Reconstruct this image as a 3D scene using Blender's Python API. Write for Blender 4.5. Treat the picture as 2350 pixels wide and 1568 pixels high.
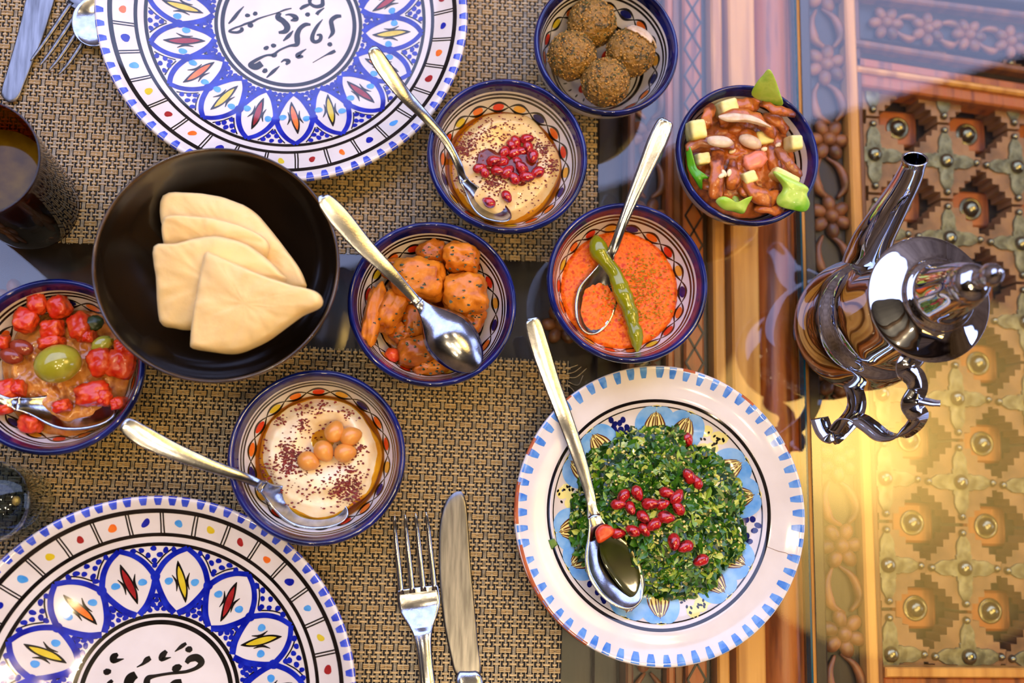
import bpy, bmesh, math, random
import numpy as np
from mathutils import Vector, Matrix, noise

for o in list(bpy.data.objects):
    bpy.data.objects.remove(o)
SC = bpy.context.scene
COL = SC.collection
PI = math.pi
rnd = random.Random(7)

# ------------------------------------------------------------------ camera
T = 0.75            # height of the glass table top above the floor
CAM_H = 0.68        # camera above the table
FPX = 2285.0        # focal length in pixels of a 2350 x 1568 frame
CX, CY = 1175.0, 784.0
NADIR = (900.0, 1160.0)
_d = np.array([(NADIR[0]-CX)/FPX, -(NADIR[1]-CY)/FPX, -1.0]); _d /= np.linalg.norm(_d)
_z = -_d
_x = np.array([1.0, 0, 0]); _x -= _z*_x.dot(_z); _x /= np.linalg.norm(_x)
_y = np.cross(_z, _x)
RC = np.stack([_x, _y, _z], 1)          # camera = RC @ world
cam_data = bpy.data.cameras.new('camera')
cam = bpy.data.objects.new('camera', cam_data)
COL.objects.link(cam)
cam_data.sensor_width = 36.0
cam_data.lens = FPX/2350.0*36.0
cam_data.clip_start = 0.01
cam.matrix_world = Matrix.Translation((0, 0, T+CAM_H)) @ Matrix(RC.T.tolist()).to_4x4()
cam_data.dof.use_dof = True
cam_data.dof.focus_distance = 0.655
cam_data.dof.aperture_fstop = 3.6
SC.camera = cam

# ------------------------------------------------------------------ world, light, exposure
W = bpy.data.worlds.new('sky')
SC.world = W
W.use_nodes = True
bg = W.node_tree.nodes['Background']
bg.inputs[0].default_value = (0.50, 0.58, 1.0, 1)
bg.inputs[1].default_value = 4.2
SC.view_settings.view_transform = 'Standard'
SC.view_settings.look = 'None'
SC.view_settings.exposure = 0.0
SC.view_settings.gamma = 1.0
SC.view_settings.use_curve_mapping = False
SC.cycles.max_bounces = 10
SC.cycles.transparent_max_bounces = 16
SC.cycles.sample_clamp_indirect = 4.0
SC.cycles.caustics_reflective = False
SC.cycles.caustics_refractive = False
LAMPS = [  # position relative to the table top, globe radius, strength (warm pendant lamps); the first is a big paper lantern
    (1.20, 0.10, 1.62, 0.46, 20.0),
    (-0.22, 0.14, 1.66, 0.030, 420.0), (-0.20, -0.52, 1.66, 0.030, 420.0), (0.16, -0.46, 1.66, 0.030, 420.0),
    (0.42, -0.62, 1.66, 0.030, 420.0), (0.56, -0.22, 1.66, 0.030, 420.0), (0.66, 0.42, 1.66, 0.030, 360.0),
    (0.05, -1.05, 1.66, 0.030, 420.0),
]

# ------------------------------------------------------------------ helpers
def at(px, py, h=0.0):
    """world point on the level h above the table top, seen at a photo pixel"""
    c = np.array([(px-CX)/FPX, -(py-CY)/FPX, -1.0])
    w = RC.T @ c
    w = w*(-(CAM_H-h)/w[2])
    return Vector((w[0], w[1], T+h))

def lin(c):
    r = []
    for v in c:
        v /= 255.0
        r.append(v/12.92 if v <= 0.04045 else ((v+0.055)/1.055)**2.4)
    return (*r, 1.0)

def mat(name, c1, c2=None, scale=60, rough=0.4, metal=0.0, bump=0.0, bscale=None, coat=0.0, sss=0.0,
        spec=0.5, detail=5, stretch=None, lo=0.35, hi=0.65, c3=None, sheen=0.0, bdist=0.001, croughness=0.05):
    m = bpy.data.materials.new(name); m.use_nodes = True
    nt = m.node_tree; N = nt.nodes; L = nt.links
    b = N['Principled BSDF']
    b.inputs['Base Color'].default_value = lin(c1)
    b.inputs['Roughness'].default_value = rough
    b.inputs['Metallic'].default_value = metal
    b.inputs['Specular IOR Level'].default_value = spec
    b.inputs['Coat Weight'].default_value = coat
    b.inputs['Coat Roughness'].default_value = croughness
    if sss:
        b.inputs['Subsurface Weight'].default_value = sss
        b.inputs['Subsurface Radius'].default_value = (1.0, 0.6, 0.3)
        b.inputs['Subsurface Scale'].default_value = 0.004
    if c2 or bump:
        tc = N.new('ShaderNodeTexCoord'); mp = N.new('ShaderNodeMapping')
        L.new(tc.outputs['Object'], mp.inputs[0])
        if stretch:
            mp.inputs['Scale'].default_value = stretch
    if c2:
        n = N.new('ShaderNodeTexNoise'); n.inputs['Scale'].default_value = scale; n.inputs['Detail'].default_value = detail
        L.new(mp.outputs[0], n.inputs['Vector'])
        r = N.new('ShaderNodeValToRGB')
        r.color_ramp.elements[0].position = lo; r.color_ramp.elements[0].color = lin(c1)
        r.color_ramp.elements[1].position = hi; r.color_ramp.elements[1].color = lin(c2)
        if c3:
            e = r.color_ramp.elements.new((lo+hi)/2); e.color = lin(c3)
        L.new(n.outputs['Fac'], r.inputs[0]); L.new(r.outputs[0], b.inputs['Base Color'])
    if bump:
        n2 = N.new('ShaderNodeTexNoise'); n2.inputs['Scale'].default_value = bscale or scale; n2.inputs['Detail'].default_value = 6
        L.new(mp.outputs[0], n2.inputs['Vector'])
        bp = N.new('ShaderNodeBump'); bp.inputs['Strength'].default_value = bump; bp.inputs['Distance'].default_value = bdist
        L.new(n2.outputs['Fac'], bp.inputs['Height']); L.new(bp.outputs[0], b.inputs['Normal'])
    return m

def glassmat(name, tint, ior=1.45, rough=0.0):
    m = bpy.data.materials.new(name); m.use_nodes = True
    nt = m.node_tree; N = nt.nodes; L = nt.links
    N.remove(N['Principled BSDF'])
    fr = N.new('ShaderNodeFresnel'); fr.inputs[0].default_value = ior
    tr = N.new('ShaderNodeBsdfTransparent'); tr.inputs[0].default_value = lin(tint)
    gl = N.new('ShaderNodeBsdfGlossy'); gl.inputs['Roughness'].default_value = rough
    gl.inputs['Color'].default_value = (1, 1, 1, 1)
    mx = N.new('ShaderNodeMixShader')
    ge = N.new('ShaderNodeNewGeometry'); iv = N.new('ShaderNodeMath'); iv.operation = 'SUBTRACT'; iv.inputs[0].default_value = 1.0
    L.new(ge.outputs['Backfacing'], iv.inputs[1])
    ml = N.new('ShaderNodeMath'); ml.operation = 'MULTIPLY'
    L.new(fr.outputs[0], ml.inputs[0]); L.new(iv.outputs[0], ml.inputs[1]); L.new(ml.outputs[0], mx.inputs[0]); L.new(tr.outputs[0], mx.inputs[1]); L.new(gl.outputs[0], mx.inputs[2])
    L.new(mx.outputs[0], N['Material Output'].inputs[0])
    return m

def emitmat(name, col, strength):
    m = bpy.data.materials.new(name); m.use_nodes = True
    b = m.node_tree.nodes['Principled BSDF']
    b.inputs['Base Color'].default_value = (*col, 1)
    b.inputs['Emission Color'].default_value = (*col, 1)
    b.inputs['Emission Strength'].default_value = strength
    return m

def lantern(name, strength):
    """paper lantern: painted emission fades from a bright spot turned toward the table"""
    m = bpy.data.materials.new(name); m.use_nodes = True
    N = m.node_tree.nodes; L = m.node_tree.links; b = N['Principled BSDF']
    g = N.new('ShaderNodeTexCoord'); v = N.new('ShaderNodeVectorMath'); v.operation = 'DOT_PRODUCT'
    n = N.new('ShaderNodeVectorMath'); n.operation = 'NORMALIZE'
    L.new(g.outputs['Object'], n.inputs[0]); L.new(n.outputs[0], v.inputs[0]); v.inputs[1].default_value = (-0.62, 0.08, -0.78)
    r = N.new('ShaderNodeValToRGB'); e = r.color_ramp.elements
    e[0].position = 0.2; e[0].color = (0.08, 0.08, 0.08, 1); e[1].position = 1.0; e[1].color = (1, 1, 1, 1)
    k = e.new(0.80); k.color = (0.20, 0.20, 0.20, 1); k = e.new(0.93); k.color = (0.42, 0.42, 0.42, 1)
    L.new(v.outputs['Value'], r.inputs[0])
    mu = N.new('ShaderNodeMath'); mu.operation = 'MULTIPLY'; mu.inputs[1].default_value = strength
    L.new(r.outputs[0], mu.inputs[0]); L.new(mu.outputs[0], b.inputs['Emission Strength'])
    b.inputs['Emission Color'].default_value = (1.0, 0.62, 0.16, 1); b.inputs['Base Color'].default_value = (0.8, 0.6, 0.3, 1)
    return m

def tag(o, label=None, cat=None, group=None, kind=None):
    if label: o['label'] = label
    if cat: o['category'] = cat
    if group: o['group'] = group
    if kind: o['kind'] = kind
    return o

def thing(name, label, cat, loc=(0, 0, 0), rotz=0.0, group=None):
    o = bpy.data.objects.new(name, None); COL.objects.link(o)
    o.empty_display_size = 0.02
    o.location = loc; o.rotation_euler = (0, 0, rotz)
    return tag(o, label, cat, group)

class MB:
    def __init__(s):
        s.v = []; s.f = []
    def add(s, vf):
        o = len(s.v)
        s.v.extend(tuple(p) for p in vf[0])
        s.f.extend(tuple(i+o for i in q) for q in vf[1])
        return s
    def mesh(s, name, smooth=True, shift=None):
        me = bpy.data.meshes.new(name)
        v = s.v
        if shift is not None:
            v = [(a-shift[0], b-shift[1], c-shift[2]) for a, b, c in v]
        me.from_pydata(v, [], s.f)
        if smooth:
            me.polygons.foreach_set('use_smooth', [True]*len(me.polygons))
        me.update()
        return me
    def build(s, name, m, parent=None, smooth=True, world=True, angle=None):
        """world: the points are world points; they are stored relative to the parent's place"""
        if parent is None:
            c = Vector((0, 0, 0))
            if world:
                a = np.array(s.v); c = Vector(((a[:, 0].min()+a[:, 0].max())/2, (a[:, 1].min()+a[:, 1].max())/2, a[:, 2].min()))
        else:
            c = Vector((0, 0, 0))
            if world:
                p = parent
                while p is not None:
                    c = c+p.location; p = p.parent
        me = s.mesh(name, smooth, c)
        me.materials.append(m)
        o = bpy.data.objects.new(name, me); COL.objects.link(o)
        if parent is None: o.location = c
        else: o.parent = parent
        if angle is not None and smooth:
            try: me.set_sharp_from_angle(angle=angle)
            except Exception: pass
        return o

def catmull(pts, n=8, closed=False):
    P = [np.array(p, float) for p in pts]
    if closed: P = [P[-1]]+P+[P[0], P[1]]
    else: P = [2*P[0]-P[1]]+P+[2*P[-1]-P[-2]]
    out = []
    for i in range(1, len(P)-2):
        p0, p1, p2, p3 = P[i-1], P[i], P[i+1], P[i+2]
        for k in range(n):
            t = k/n
            out.append(0.5*((2*p1)+(-p0+p2)*t+(2*p0-5*p1+4*p2-p3)*t*t+(-p0+3*p1-3*p2+p3)*t**3))
    if not closed: out.append(P[-2])
    return np.array(out)

def resample(pts, n, closed=False):
    P = np.array(pts, float)
    if closed: P = np.vstack([P, P[:1]])
    d = np.r_[0, np.cumsum(np.linalg.norm(np.diff(P, axis=0), axis=1))]
    t = np.linspace(0, d[-1], n+1 if closed else n)
    if closed: t = t[:-1]
    return np.stack([np.interp(t, d, P[:, k]) for k in range(P.shape[1])], 1)

def lathe(prof, n=64, center=(0, 0, 0), cap0=True):
    v = []; f = []; m = len(prof)
    for j in range(n):
        a = 2*PI*j/n; c, s = math.cos(a), math.sin(a)
        for r, z in prof: v.append((center[0]+r*c, center[1]+r*s, center[2]+z))
    for j in range(n):
        k = (j+1) % n
        for i in range(m-1):
            r0, r1 = prof[i][0], prof[i+1][0]
            q = [j*m+i, k*m+i, k*m+i+1, j*m+i+1]
            if r0 < 1e-9: q = [j*m+i, k*m+i+1, j*m+i+1]
            elif r1 < 1e-9: q = [j*m+i, k*m+i, j*m+i+1]
            f.append(tuple(reversed(q)))
    return v, f

def frame_path(P):
    P = np.array(P, float); tan = np.gradient(P, axis=0)
    tan /= np.maximum(np.linalg.norm(tan, axis=1, keepdims=True), 1e-12)
    return P, tan

def tube(P, rad, n=10, up=(0, 0, 1), flat=1.0, caps=True):
    """sweep an ellipse (side radius rad, up radius rad*flat) along P"""
    P, tan = frame_path(P); m = len(P)
    rad = np.broadcast_to(np.array(rad, float), (m,)); fl = np.broadcast_to(np.array(flat, float), (m,))
    up = np.array(up, float); v = []; f = []
    for i in range(m):
        s = np.cross(tan[i], up)
        if np.linalg.norm(s) < 1e-6: s = np.array([1.0, 0, 0])
        s /= np.linalg.norm(s); u = np.cross(s, tan[i])
        for k in range(n):
            a = 2*PI*k/n
            v.append(P[i]+s*rad[i]*math.cos(a)+u*rad[i]*fl[i]*math.sin(a))
    for i in range(m-1):
        for k in range(n):
            l = (k+1) % n
            f.append((i*n+k, (i+1)*n+k, (i+1)*n+l, i*n+l))
    if caps:
        f.append(tuple(range(n))); f.append(tuple(reversed(range((m-1)*n, m*n))))
    return v, f

_ico = {}
def ico(sub):
    if sub not in _ico:
        bm = bmesh.new(); bmesh.ops.create_icosphere(bm, subdivisions=sub, radius=1.0)
        _ico[sub] = ([np.array(x.co) for x in bm.verts], [tuple(q.index for q in p.verts) for p in bm.faces]); bm.free()
    return _ico[sub]

def rotm(rz=0, rx=0, ry=0):
    return np.array((Matrix.Rotation(rz, 3, 'Z') @ Matrix.Rotation(rx, 3, 'X') @ Matrix.Rotation(ry, 3, 'Y')))

def blob(c, rad, rz=0, rx=0, ry=0, amp=0.0, freq=3.0, sub=3, seed=0, power=2.0, tip=0.0, oct_=2):
    V, F = ico(sub); M = rotm(rz, rx, ry); out = []
    c = np.array(c); rad = np.array(rad, float)
    for p in V:
        q = p
        if power != 2.0: q = p/(np.sum(np.abs(p)**power)**(1/power))
        k = 1.0
        if amp:
            s = Vector(q*freq)+Vector((seed*7.3, seed*3.1, seed*1.7))
            k += amp*sum(noise.noise(s*2**j)/(1.6**j) for j in range(oct_))
        if tip: k *= 1+tip*max(0, q[0])**6
        out.append(c+M@(q*rad*k))
    return out, F

def box(c, size, rz=0, bev=0.0, rx=0, ry=0):
    M = rotm(rz, rx, ry); c = np.array(c); s = np.array(size, float)/2
    if bev <= 0:
        P = [(-1, -1, -1), (1, -1, -1), (1, 1, -1), (-1, 1, -1), (-1, -1, 1), (1, -1, 1), (1, 1, 1), (-1, 1, 1)]
        return [c+M@(np.array(p)*s) for p in P], [(3, 2, 1, 0), (4, 5, 6, 7), (0, 1, 5, 4), (1, 2, 6, 5), (2, 3, 7, 6), (3, 0, 4, 7)]
    v = []; f = []
    lv = [(-s[2], s-0), (s[2]-bev, s), (s[2], s-bev)]
    for z, q in lv:
        for a, b in ((-1, -1), (1, -1), (1, 1), (-1, 1)): v.append(c+M@np.array((a*q[0], b*q[1], z)))
    for k in range(2):
        for i in range(4):
            j = (i+1) % 4
            f.append((k*4+i, k*4+j, k*4+4+j, k*4+4+i))
    f.append((8, 9, 10, 11)); f.append((3, 2, 1, 0))
    return v, f

def prism(outline, z0, z1, bev=0.0):
    """flat polygon (xy) from z0 up to z1 with a small chamfer"""
    P = np.array(outline, float); n = len(P); c = P.mean(0)
    v = [(p[0], p[1], z0) for p in P]
    f = []
    if bev:
        v += [(p[0], p[1], z1-bev) for p in P]
        k = 1-bev/np.maximum(np.linalg.norm(P-c, axis=1), 1e-6)
        v += [(c[0]+(p[0]-c[0])*q, c[1]+(p[1]-c[1])*q, z1) for p, q in zip(P, k)]
        L = 2
    else:
        v += [(p[0], p[1], z1) for p in P]; L = 1
    for l in range(L):
        for i in range(n):
            j = (i+1) % n
            f.append((l*n+i, l*n+j, (l+1)*n+j, (l+1)*n+i))
    f.append(tuple(range(L*n, L*n+n))); f.append(tuple(reversed(range(n))))
    return v, f

def slab(pts, thick, bulge=0.0, edge=0.35, n=56, sharp=False, amp=0.0, freq=150.0, seed=0, wave=0.0, rings=None, sm=6):
    """rounded sheet whose middle surface passes through the outline points (world)"""
    P = np.array([tuple(p) for p in pts])
    Q = P if sharp else catmull(P, sm, True)
    Q = resample(Q, n, True); C = Q.mean(0)
    A = rings or [1.0, 0.985, 0.95, 0.9, 0.82, 0.7, 0.55, 0.4, 0.22]
    G = np.c_[Q[:, :2]-C[:2], np.ones(n)]
    co = np.linalg.lstsq(G, Q[:, 2], rcond=None)[0]; dev = Q[:, 2]-G@co
    v = []; f = []
    def ring(a, sg):
        t = thick/2*(math.sqrt(max(0, 1-((a-(1-edge))/edge)**2)) if a > 1-edge else 1.0)
        for q, dv in zip(Q, dev):
            p = C+(q-C)*a
            p[2] = co[0]*(p[0]-C[0])+co[1]*(p[1]-C[1])+co[2]+dv*a**5
            s = Vector(p*freq)+Vector((seed*5.1, seed*2.3, sg*0.7))
            dz = amp*noise.noise(s)+amp*0.5*noise.noise(s*2.3) if amp else 0.0
            if wave: dz += wave*noise.noise(Vector((p[0]*90+seed, p[1]*90, seed*1.0)))
            v.append((p[0], p[1], p[2]+sg*t+bulge*(1-a**4)+dz*(1 if sg >= 0 else 0.6)))
    ring(1.0, 0)
    for a in A[1:]: ring(a, 1)
    v.append((C[0], C[1], co[2]+thick/2+bulge)); top = len(v)-1
    k0 = len(v)
    for a in A[1:]: ring(a, -1)
    v.append((C[0], C[1], co[2]-thick/2+bulge)); bot = len(v)-1
    m = len(A)-1
    for l in range(m):
        a0 = l*n; b0 = (l+1)*n
        for i in range(n):
            j = (i+1) % n
            f.append((a0+i, a0+j, b0+j, b0+i))
    for i in range(n): f.append((m*n+i, m*n+(i+1) % n, top))
    prev = 0
    for l in range(m):
        b0 = k0+l*n
        for i in range(n):
            j = (i+1) % n
            f.append((prev+j, prev+i, b0+i, b0+j))
        prev = b0
    for i in range(n): f.append((prev+(i+1) % n, prev+i, bot))
    # keep the faces outward whatever way the outline runs
    ar = sum(Q[i][0]*Q[(i+1) % n][1]-Q[(i+1) % n][0]*Q[i][1] for i in range(n))
    if ar < 0: f = [tuple(reversed(q)) for q in f]
    return v, f

# ------------------------------------------------------------------ materials
M = {}
M['plaster'] = mat('warm plaster', (150, 128, 106), (112, 92, 74), scale=3, rough=0.8)
M['ceiling'] = mat('pale plaster ceiling', (122, 126, 136), (100, 104, 114), scale=4, rough=0.7)
M['beam'] = mat('dark timber', (58, 38, 24), (36, 24, 16), scale=6, rough=0.6, stretch=(0.6, 8, 1))
M['floor'] = mat('floor tile', (96, 72, 54), (70, 52, 40), scale=5, rough=0.4)
M['wood_orange'] = mat('orange brown wood', (176, 88, 28), (116, 52, 14), scale=14, rough=0.35, stretch=(9, 0.7, 4), bump=0.3, bscale=30, c3=(176, 96, 34))
M['wood_light'] = mat('honey wood', (230, 162, 76), (186, 118, 46), scale=12, rough=0.35, stretch=(9, 0.5, 4), bump=0.25, bscale=30, c3=(216, 148, 66))
M['wood_mid'] = mat('brown wood', (148, 88, 36), (92, 50, 20), scale=14, rough=0.4, stretch=(9, 0.6, 4), bump=0.3, bscale=30)
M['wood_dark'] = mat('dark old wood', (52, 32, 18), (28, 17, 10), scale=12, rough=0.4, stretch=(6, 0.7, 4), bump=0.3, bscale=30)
M['wood_carved'] = mat('carved old wood', (158, 94, 48), (92, 50, 22), scale=60, rough=0.38, bump=0.4, bscale=120)
M['wood_step'] = mat('weathered lattice wood', (166, 118, 70), (112, 76, 40), scale=40, rough=0.45, bump=0.4, bscale=120, c3=(146, 100, 56))
M['brass'] = mat('tarnished brass', (146, 140, 108), (92, 86, 60), scale=150, rough=0.45, metal=0.6, bump=0.5, bscale=220)
M['stud'] = mat('polished brass stud', (160, 150, 118), (112, 100, 70), scale=90, rough=0.22, metal=0.95)
M['glass'] = glassmat('table glass', (250, 253, 252), 1.68)
M['glass_edge'] = mat('teal glass edge', (4, 70, 84), rough=0.15)
M['weft'] = mat('tan woven vinyl', (198, 170, 116), (158, 130, 82), scale=500, rough=0.3, stretch=(0.3, 3, 1))
M['warp'] = mat('pale warp thread', (196, 184, 152), (150, 132, 96), scale=400, rough=0.22)
M['mat_base'] = mat('black weave gap shade', (4, 3, 3), rough=0.8)
M['chrome'] = mat('chrome', (206, 210, 220), rough=0.04, metal=1.0)
M['steel'] = mat('worn stainless steel', (186, 190, 200), (160, 164, 174), scale=200, rough=0.17, metal=1.0, bump=0.05, bscale=900)
M['steel_dull'] = mat('scratched stainless steel', (128, 128, 130), (96, 96, 98), scale=60, rough=0.3, metal=1.0, bump=0.08, bscale=600, stretch=(6, 0.6, 1))
M['glaze'] = mat('white glazed ceramic', (224, 219, 214), (214, 207, 200), scale=30, rough=0.1, coat=0.3, bump=0.03, bscale=50)
M['glaze_out'] = mat('pale outer glaze', (206, 206, 214), rough=0.14, coat=0.3)
M['cobalt'] = mat('cobalt rim glaze', (4, 10, 56), (14, 28, 106), scale=45, rough=0.06, coat=0.4, bump=0.05, bscale=40)
M['pblue'] = mat('cobalt blue paint', (10, 20, 140), (30, 48, 180), scale=120, rough=0.1, coat=0.3)
M['pdot'] = mat('dot blue paint', (12, 22, 140), (26, 40, 168), scale=200, rough=0.1, coat=0.3)
M['pdash'] = mat('rim dash blue paint', (40, 60, 180), (78, 100, 210), scale=150, rough=0.1, coat=0.3)
M['plight'] = mat('light blue paint', (60, 140, 215), (90, 165, 225), scale=150, rough=0.1, coat=0.3)
M['psky'] = mat('watery blue paint', (96, 160, 222), (146, 192, 232), scale=90, rough=0.1, coat=0.3)
M['pdash2'] = mat('mid blue dash paint', (58, 118, 205), (108, 160, 222), scale=150, rough=0.1, coat=0.3)
M['pblack'] = mat('black brown paint', (10, 8, 8), (30, 25, 24), scale=120, rough=0.1, coat=0.3)
M['pbrown'] = mat('brown line paint', (98, 52, 28), rough=0.12, coat=0.3)
M['pred'] = mat('red paint', (205, 42, 20), (222, 66, 36), scale=150, rough=0.1, coat=0.3)
M['pmaroon'] = mat('maroon paint', (140, 26, 30), (160, 44, 42), scale=150, rough=0.1, coat=0.3)
M['porange'] = mat('orange paint', (226, 98, 28), (234, 128, 48), scale=150, rough=0.1, coat=0.3)
M['pyellow'] = mat('yellow paint', (206, 180, 34), (216, 196, 60), scale=150, rough=0.1, coat=0.3)
M['pamber'] = mat('amber paint', (222, 158, 44), (228, 172, 70), scale=150, rough=0.1, coat=0.3)
M['ppale'] = mat('pale yellow paint', (236, 226, 140), rough=0.1, coat=0.3)
M['pnavy'] = mat('navy paint', (14, 18, 82), (26, 32, 110), scale=150, rough=0.1, coat=0.3)
M['terracotta'] = mat('bare terracotta', (186, 98, 48), (160, 76, 36), scale=80, rough=0.7)
M['black_glaze'] = mat('black brown glaze', (20, 14, 9), (30, 20, 11), scale=18, rough=0.16, coat=1.0, croughness=.08)
M['black_rim'] = mat('brown rim sheen glaze', (88, 60, 28), (54, 38, 20), scale=60, rough=0.2, coat=0.3)
M['amber_glass'] = glassmat('amber glass', (150, 92, 34), 1.5)
M['clear_glass'] = glassmat('clear glass', (240, 243, 238), 1.85)
M['tea'] = mat('dark tea', (104, 82, 10), (70, 50, 6), scale=60, rough=0.12, spec=.25)
M['shade'] = mat('dark metal lamp fitting', (30, 26, 22), rough=0.4, metal=0.6)

# ------------------------------------------------------------------ the room (structure)
def struct(name, c, size, m):
    o = MB().add(box(c, size)).build(name, m, smooth=False)
    return tag(o, kind='structure')
CZ = T+1.92
struct('floor', (0.4, 0.5, -0.05), (5.2, 5.0, 0.1), M['floor'])
struct('wall_left', (-2.25, 0.5, CZ/2), (0.1, 5.0, CZ), M['plaster'])
# right wall with a daylight window
WY0, WY1, WZ0, WZ1 = -0.9, 1.4, 1.30, 2.50
mb = MB()
for y0, y1, z0, z1 in ((-2.0, WY0, 0, CZ), (WY1, 3.0, 0, CZ), (WY0, WY1, 0, WZ0), (WY0, WY1, WZ1, CZ)):
    mb.add(box((3.05, (y0+y1)/2, (z0+z1)/2), (0.1, y1-y0, z1-z0)))
tag(mb.build('wall_right', M['plaster'], smooth=False), kind='structure')
wn = bpy.data.objects.new('window_1', None); COL.objects.link(wn); wn.location = (3.05, (WY0+WY1)/2, WZ0); tag(wn, kind='structure')
for y, z, dy, dz_ in ((WY0+.02, (WZ0+WZ1)/2, .04, WZ1-WZ0), (WY1-.02, (WZ0+WZ1)/2, .04, WZ1-WZ0), ((WY0+WY1)/2, (WZ0+WZ1)/2, .03, WZ1-WZ0), ((WY0+WY1)/2, WZ0+.02, WY1-WY0, .04), ((WY0+WY1)/2, WZ1-.02, WY1-WY0, .04)):
    MB().add(box((3.05, y, z), (.05, dy, dz_))).build('window_frame', M['beam'], wn, smooth=False)
struct('wall_front', (0.4, -2.05, CZ/2), (5.4, 0.1, CZ), M['plaster'])
struct('wall_back', (0.4, 3.05, CZ/2), (5.4, 0.1, CZ), M['plaster'])
# the ceiling ends at a slanted edge; beyond it the court is open to the sky
tag(MB().add(prism([(-2.3, -2.1), (3.1, -2.1), (3.1, 1.78), (-2.3, -0.16)], CZ, CZ+.1)).build('ceiling', M['ceiling'], smooth=False), kind='structure')

for k in range(6):      # unseen dark beams, added to give the chrome structured reflections
    y = -1.85+k*.42
    struct('trim_%d' % (k+1), (0.4+(0 if y < -.2 else .9), y, CZ-.05), (5.3 if y < -.2 else 3.4, .09, .10), M['beam'])
for i, (x, y, z, r, e) in enumerate(LAMPS):
    big = i == 0
    root = thing('pendant_lamp', 'large warm paper lantern hanging over the studded door table' if big else 'small warm globe bulb hanging from the plaster ceiling',
                 'lamp', (x, y, T+z), group=None if big else 'small bulbs over the table')
    if big: gm = lantern('warm paper lantern', e)
    else: gm = emitmat('warm bulb glow', (1.0, 0.73, 0.40), e)
    g = MB().add(blob((0, 0, 0), (r, r, r*(.9 if big else 1)), sub=3 if big else 1)).build('globe', gm, root, world=False)
    MB().add(lathe([(0.0, 0.03), (0.02, 0.03), (r*0.35, 0.0), (r*0.35, -0.01), (0, -0.01)], 16, (0, 0, r*0.96))).build('fitting', M['shade'], root, world=False)
    MB().add(tube([(0, 0, r), (0, 0, CZ-T-z)], 0.004, 6)).build('flex', M['shade'], root, world=False)

# ------------------------------------------------------------------ the two tables: old carved doors under glass
EDGE = at(1843, 784, 0)
EA = math.radians(-1.35)
def tl(px, py, h):
    p = at(px, py, h)-EDGE
    c, s = math.cos(-EA), math.sin(-EA)
    return (p.x*c-p.y*s, p.x*s+p.y*c)
def lx(px, py=784, h=-0.01): return tl(px, py, h)[0]

def make_legs(root, x0, x1, y0, y1):
    for x in (x0+0.05, x1-0.05):
        for y in (y0+0.05, y1-0.05):
            MB().add(box((x, y, (T-0.07)/2), (0.06, 0.06, T-0.07), bev=0.003)).build('leg', M['wood_dark'], root, smooth=False, world=False)

Y0, Y1 = -0.62, 0.62
tabA = thing('door_table', 'dining table made of an old carved wooden door under clear glass, set with placemats', 'table', (EDGE.x, EDGE.y, 0), EA)
def plank(root, x0, x1, ztop, m, name='plank', bev=0.0015, th=0.02, y0=Y0, y1=Y1):
    return MB().add(box(((x0+x1)/2, (y0+y1)/2, T+ztop-th/2), (x1-x0, y1-y0, th), bev=bev)).build(name, m, root, smooth=False, world=False)
AX0 = -0.98
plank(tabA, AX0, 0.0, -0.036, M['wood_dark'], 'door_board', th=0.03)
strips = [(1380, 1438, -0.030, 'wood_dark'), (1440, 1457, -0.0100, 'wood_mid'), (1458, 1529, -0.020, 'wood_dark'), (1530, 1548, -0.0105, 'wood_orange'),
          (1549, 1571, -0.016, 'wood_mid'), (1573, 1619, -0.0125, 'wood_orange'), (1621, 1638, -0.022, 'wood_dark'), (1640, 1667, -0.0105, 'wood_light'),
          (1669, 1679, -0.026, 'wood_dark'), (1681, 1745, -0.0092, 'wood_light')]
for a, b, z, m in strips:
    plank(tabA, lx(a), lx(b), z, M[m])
# rounded outer moulding of the door
xa, xb = lx(1752), lx(1841)
prof = [(xa+(xb-xa)*t, -0.0092-0.010*(abs(2*t-1.0)**2.4)) for t in np.linspace(0, 1, 13)]
v = []; f = []
for y in (Y0, Y1):
    for x, z in prof: v.append((x, y, T+z))
n = len(prof)
for i in range(n-1): f.append((i, i+1, n+i+1, n+i))
v += [(prof[0][0], Y0, T-0.034), (prof[-1][0], Y0, T-0.034), (prof[-1][0], Y1, T-0.034), (prof[0][0], Y1, T-0.034)]
k = 2*n
f += [(k+3, k+2, k+1, k), (k, 0, n, k+3), (n-1, k+1, k+2, 2*n-1), tuple([k+1]+list(range(n-1, -1, -1))+[k]), tuple([k+3]+list(range(n, 2*n))+[k+2])]
mo = MB(); mo.v = v; mo.f = f
mo.build('moulding', M['wood_orange'], tabA, world=False, angle=0.7)
# carved diamond lattice strip: crossing grooves as thin dark bars
xa, xb = lx(1576), lx(1616)
dm = MB(); y = Y0+0.02; w = xb-xa
while y < Y1-0.03:
    for s in (1, -1):
        dm.add(box(((xa+xb)/2, y, T-0.0122), (0.0014, math.hypot(w, 0.022), 0.0012), rz=s*math.atan2(w, 0.022)))
    y += 0.022
tag(dm.build('carved_diamonds', M['wood_dark'], tabA, smooth=False, world=False), kind='stuff')

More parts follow.
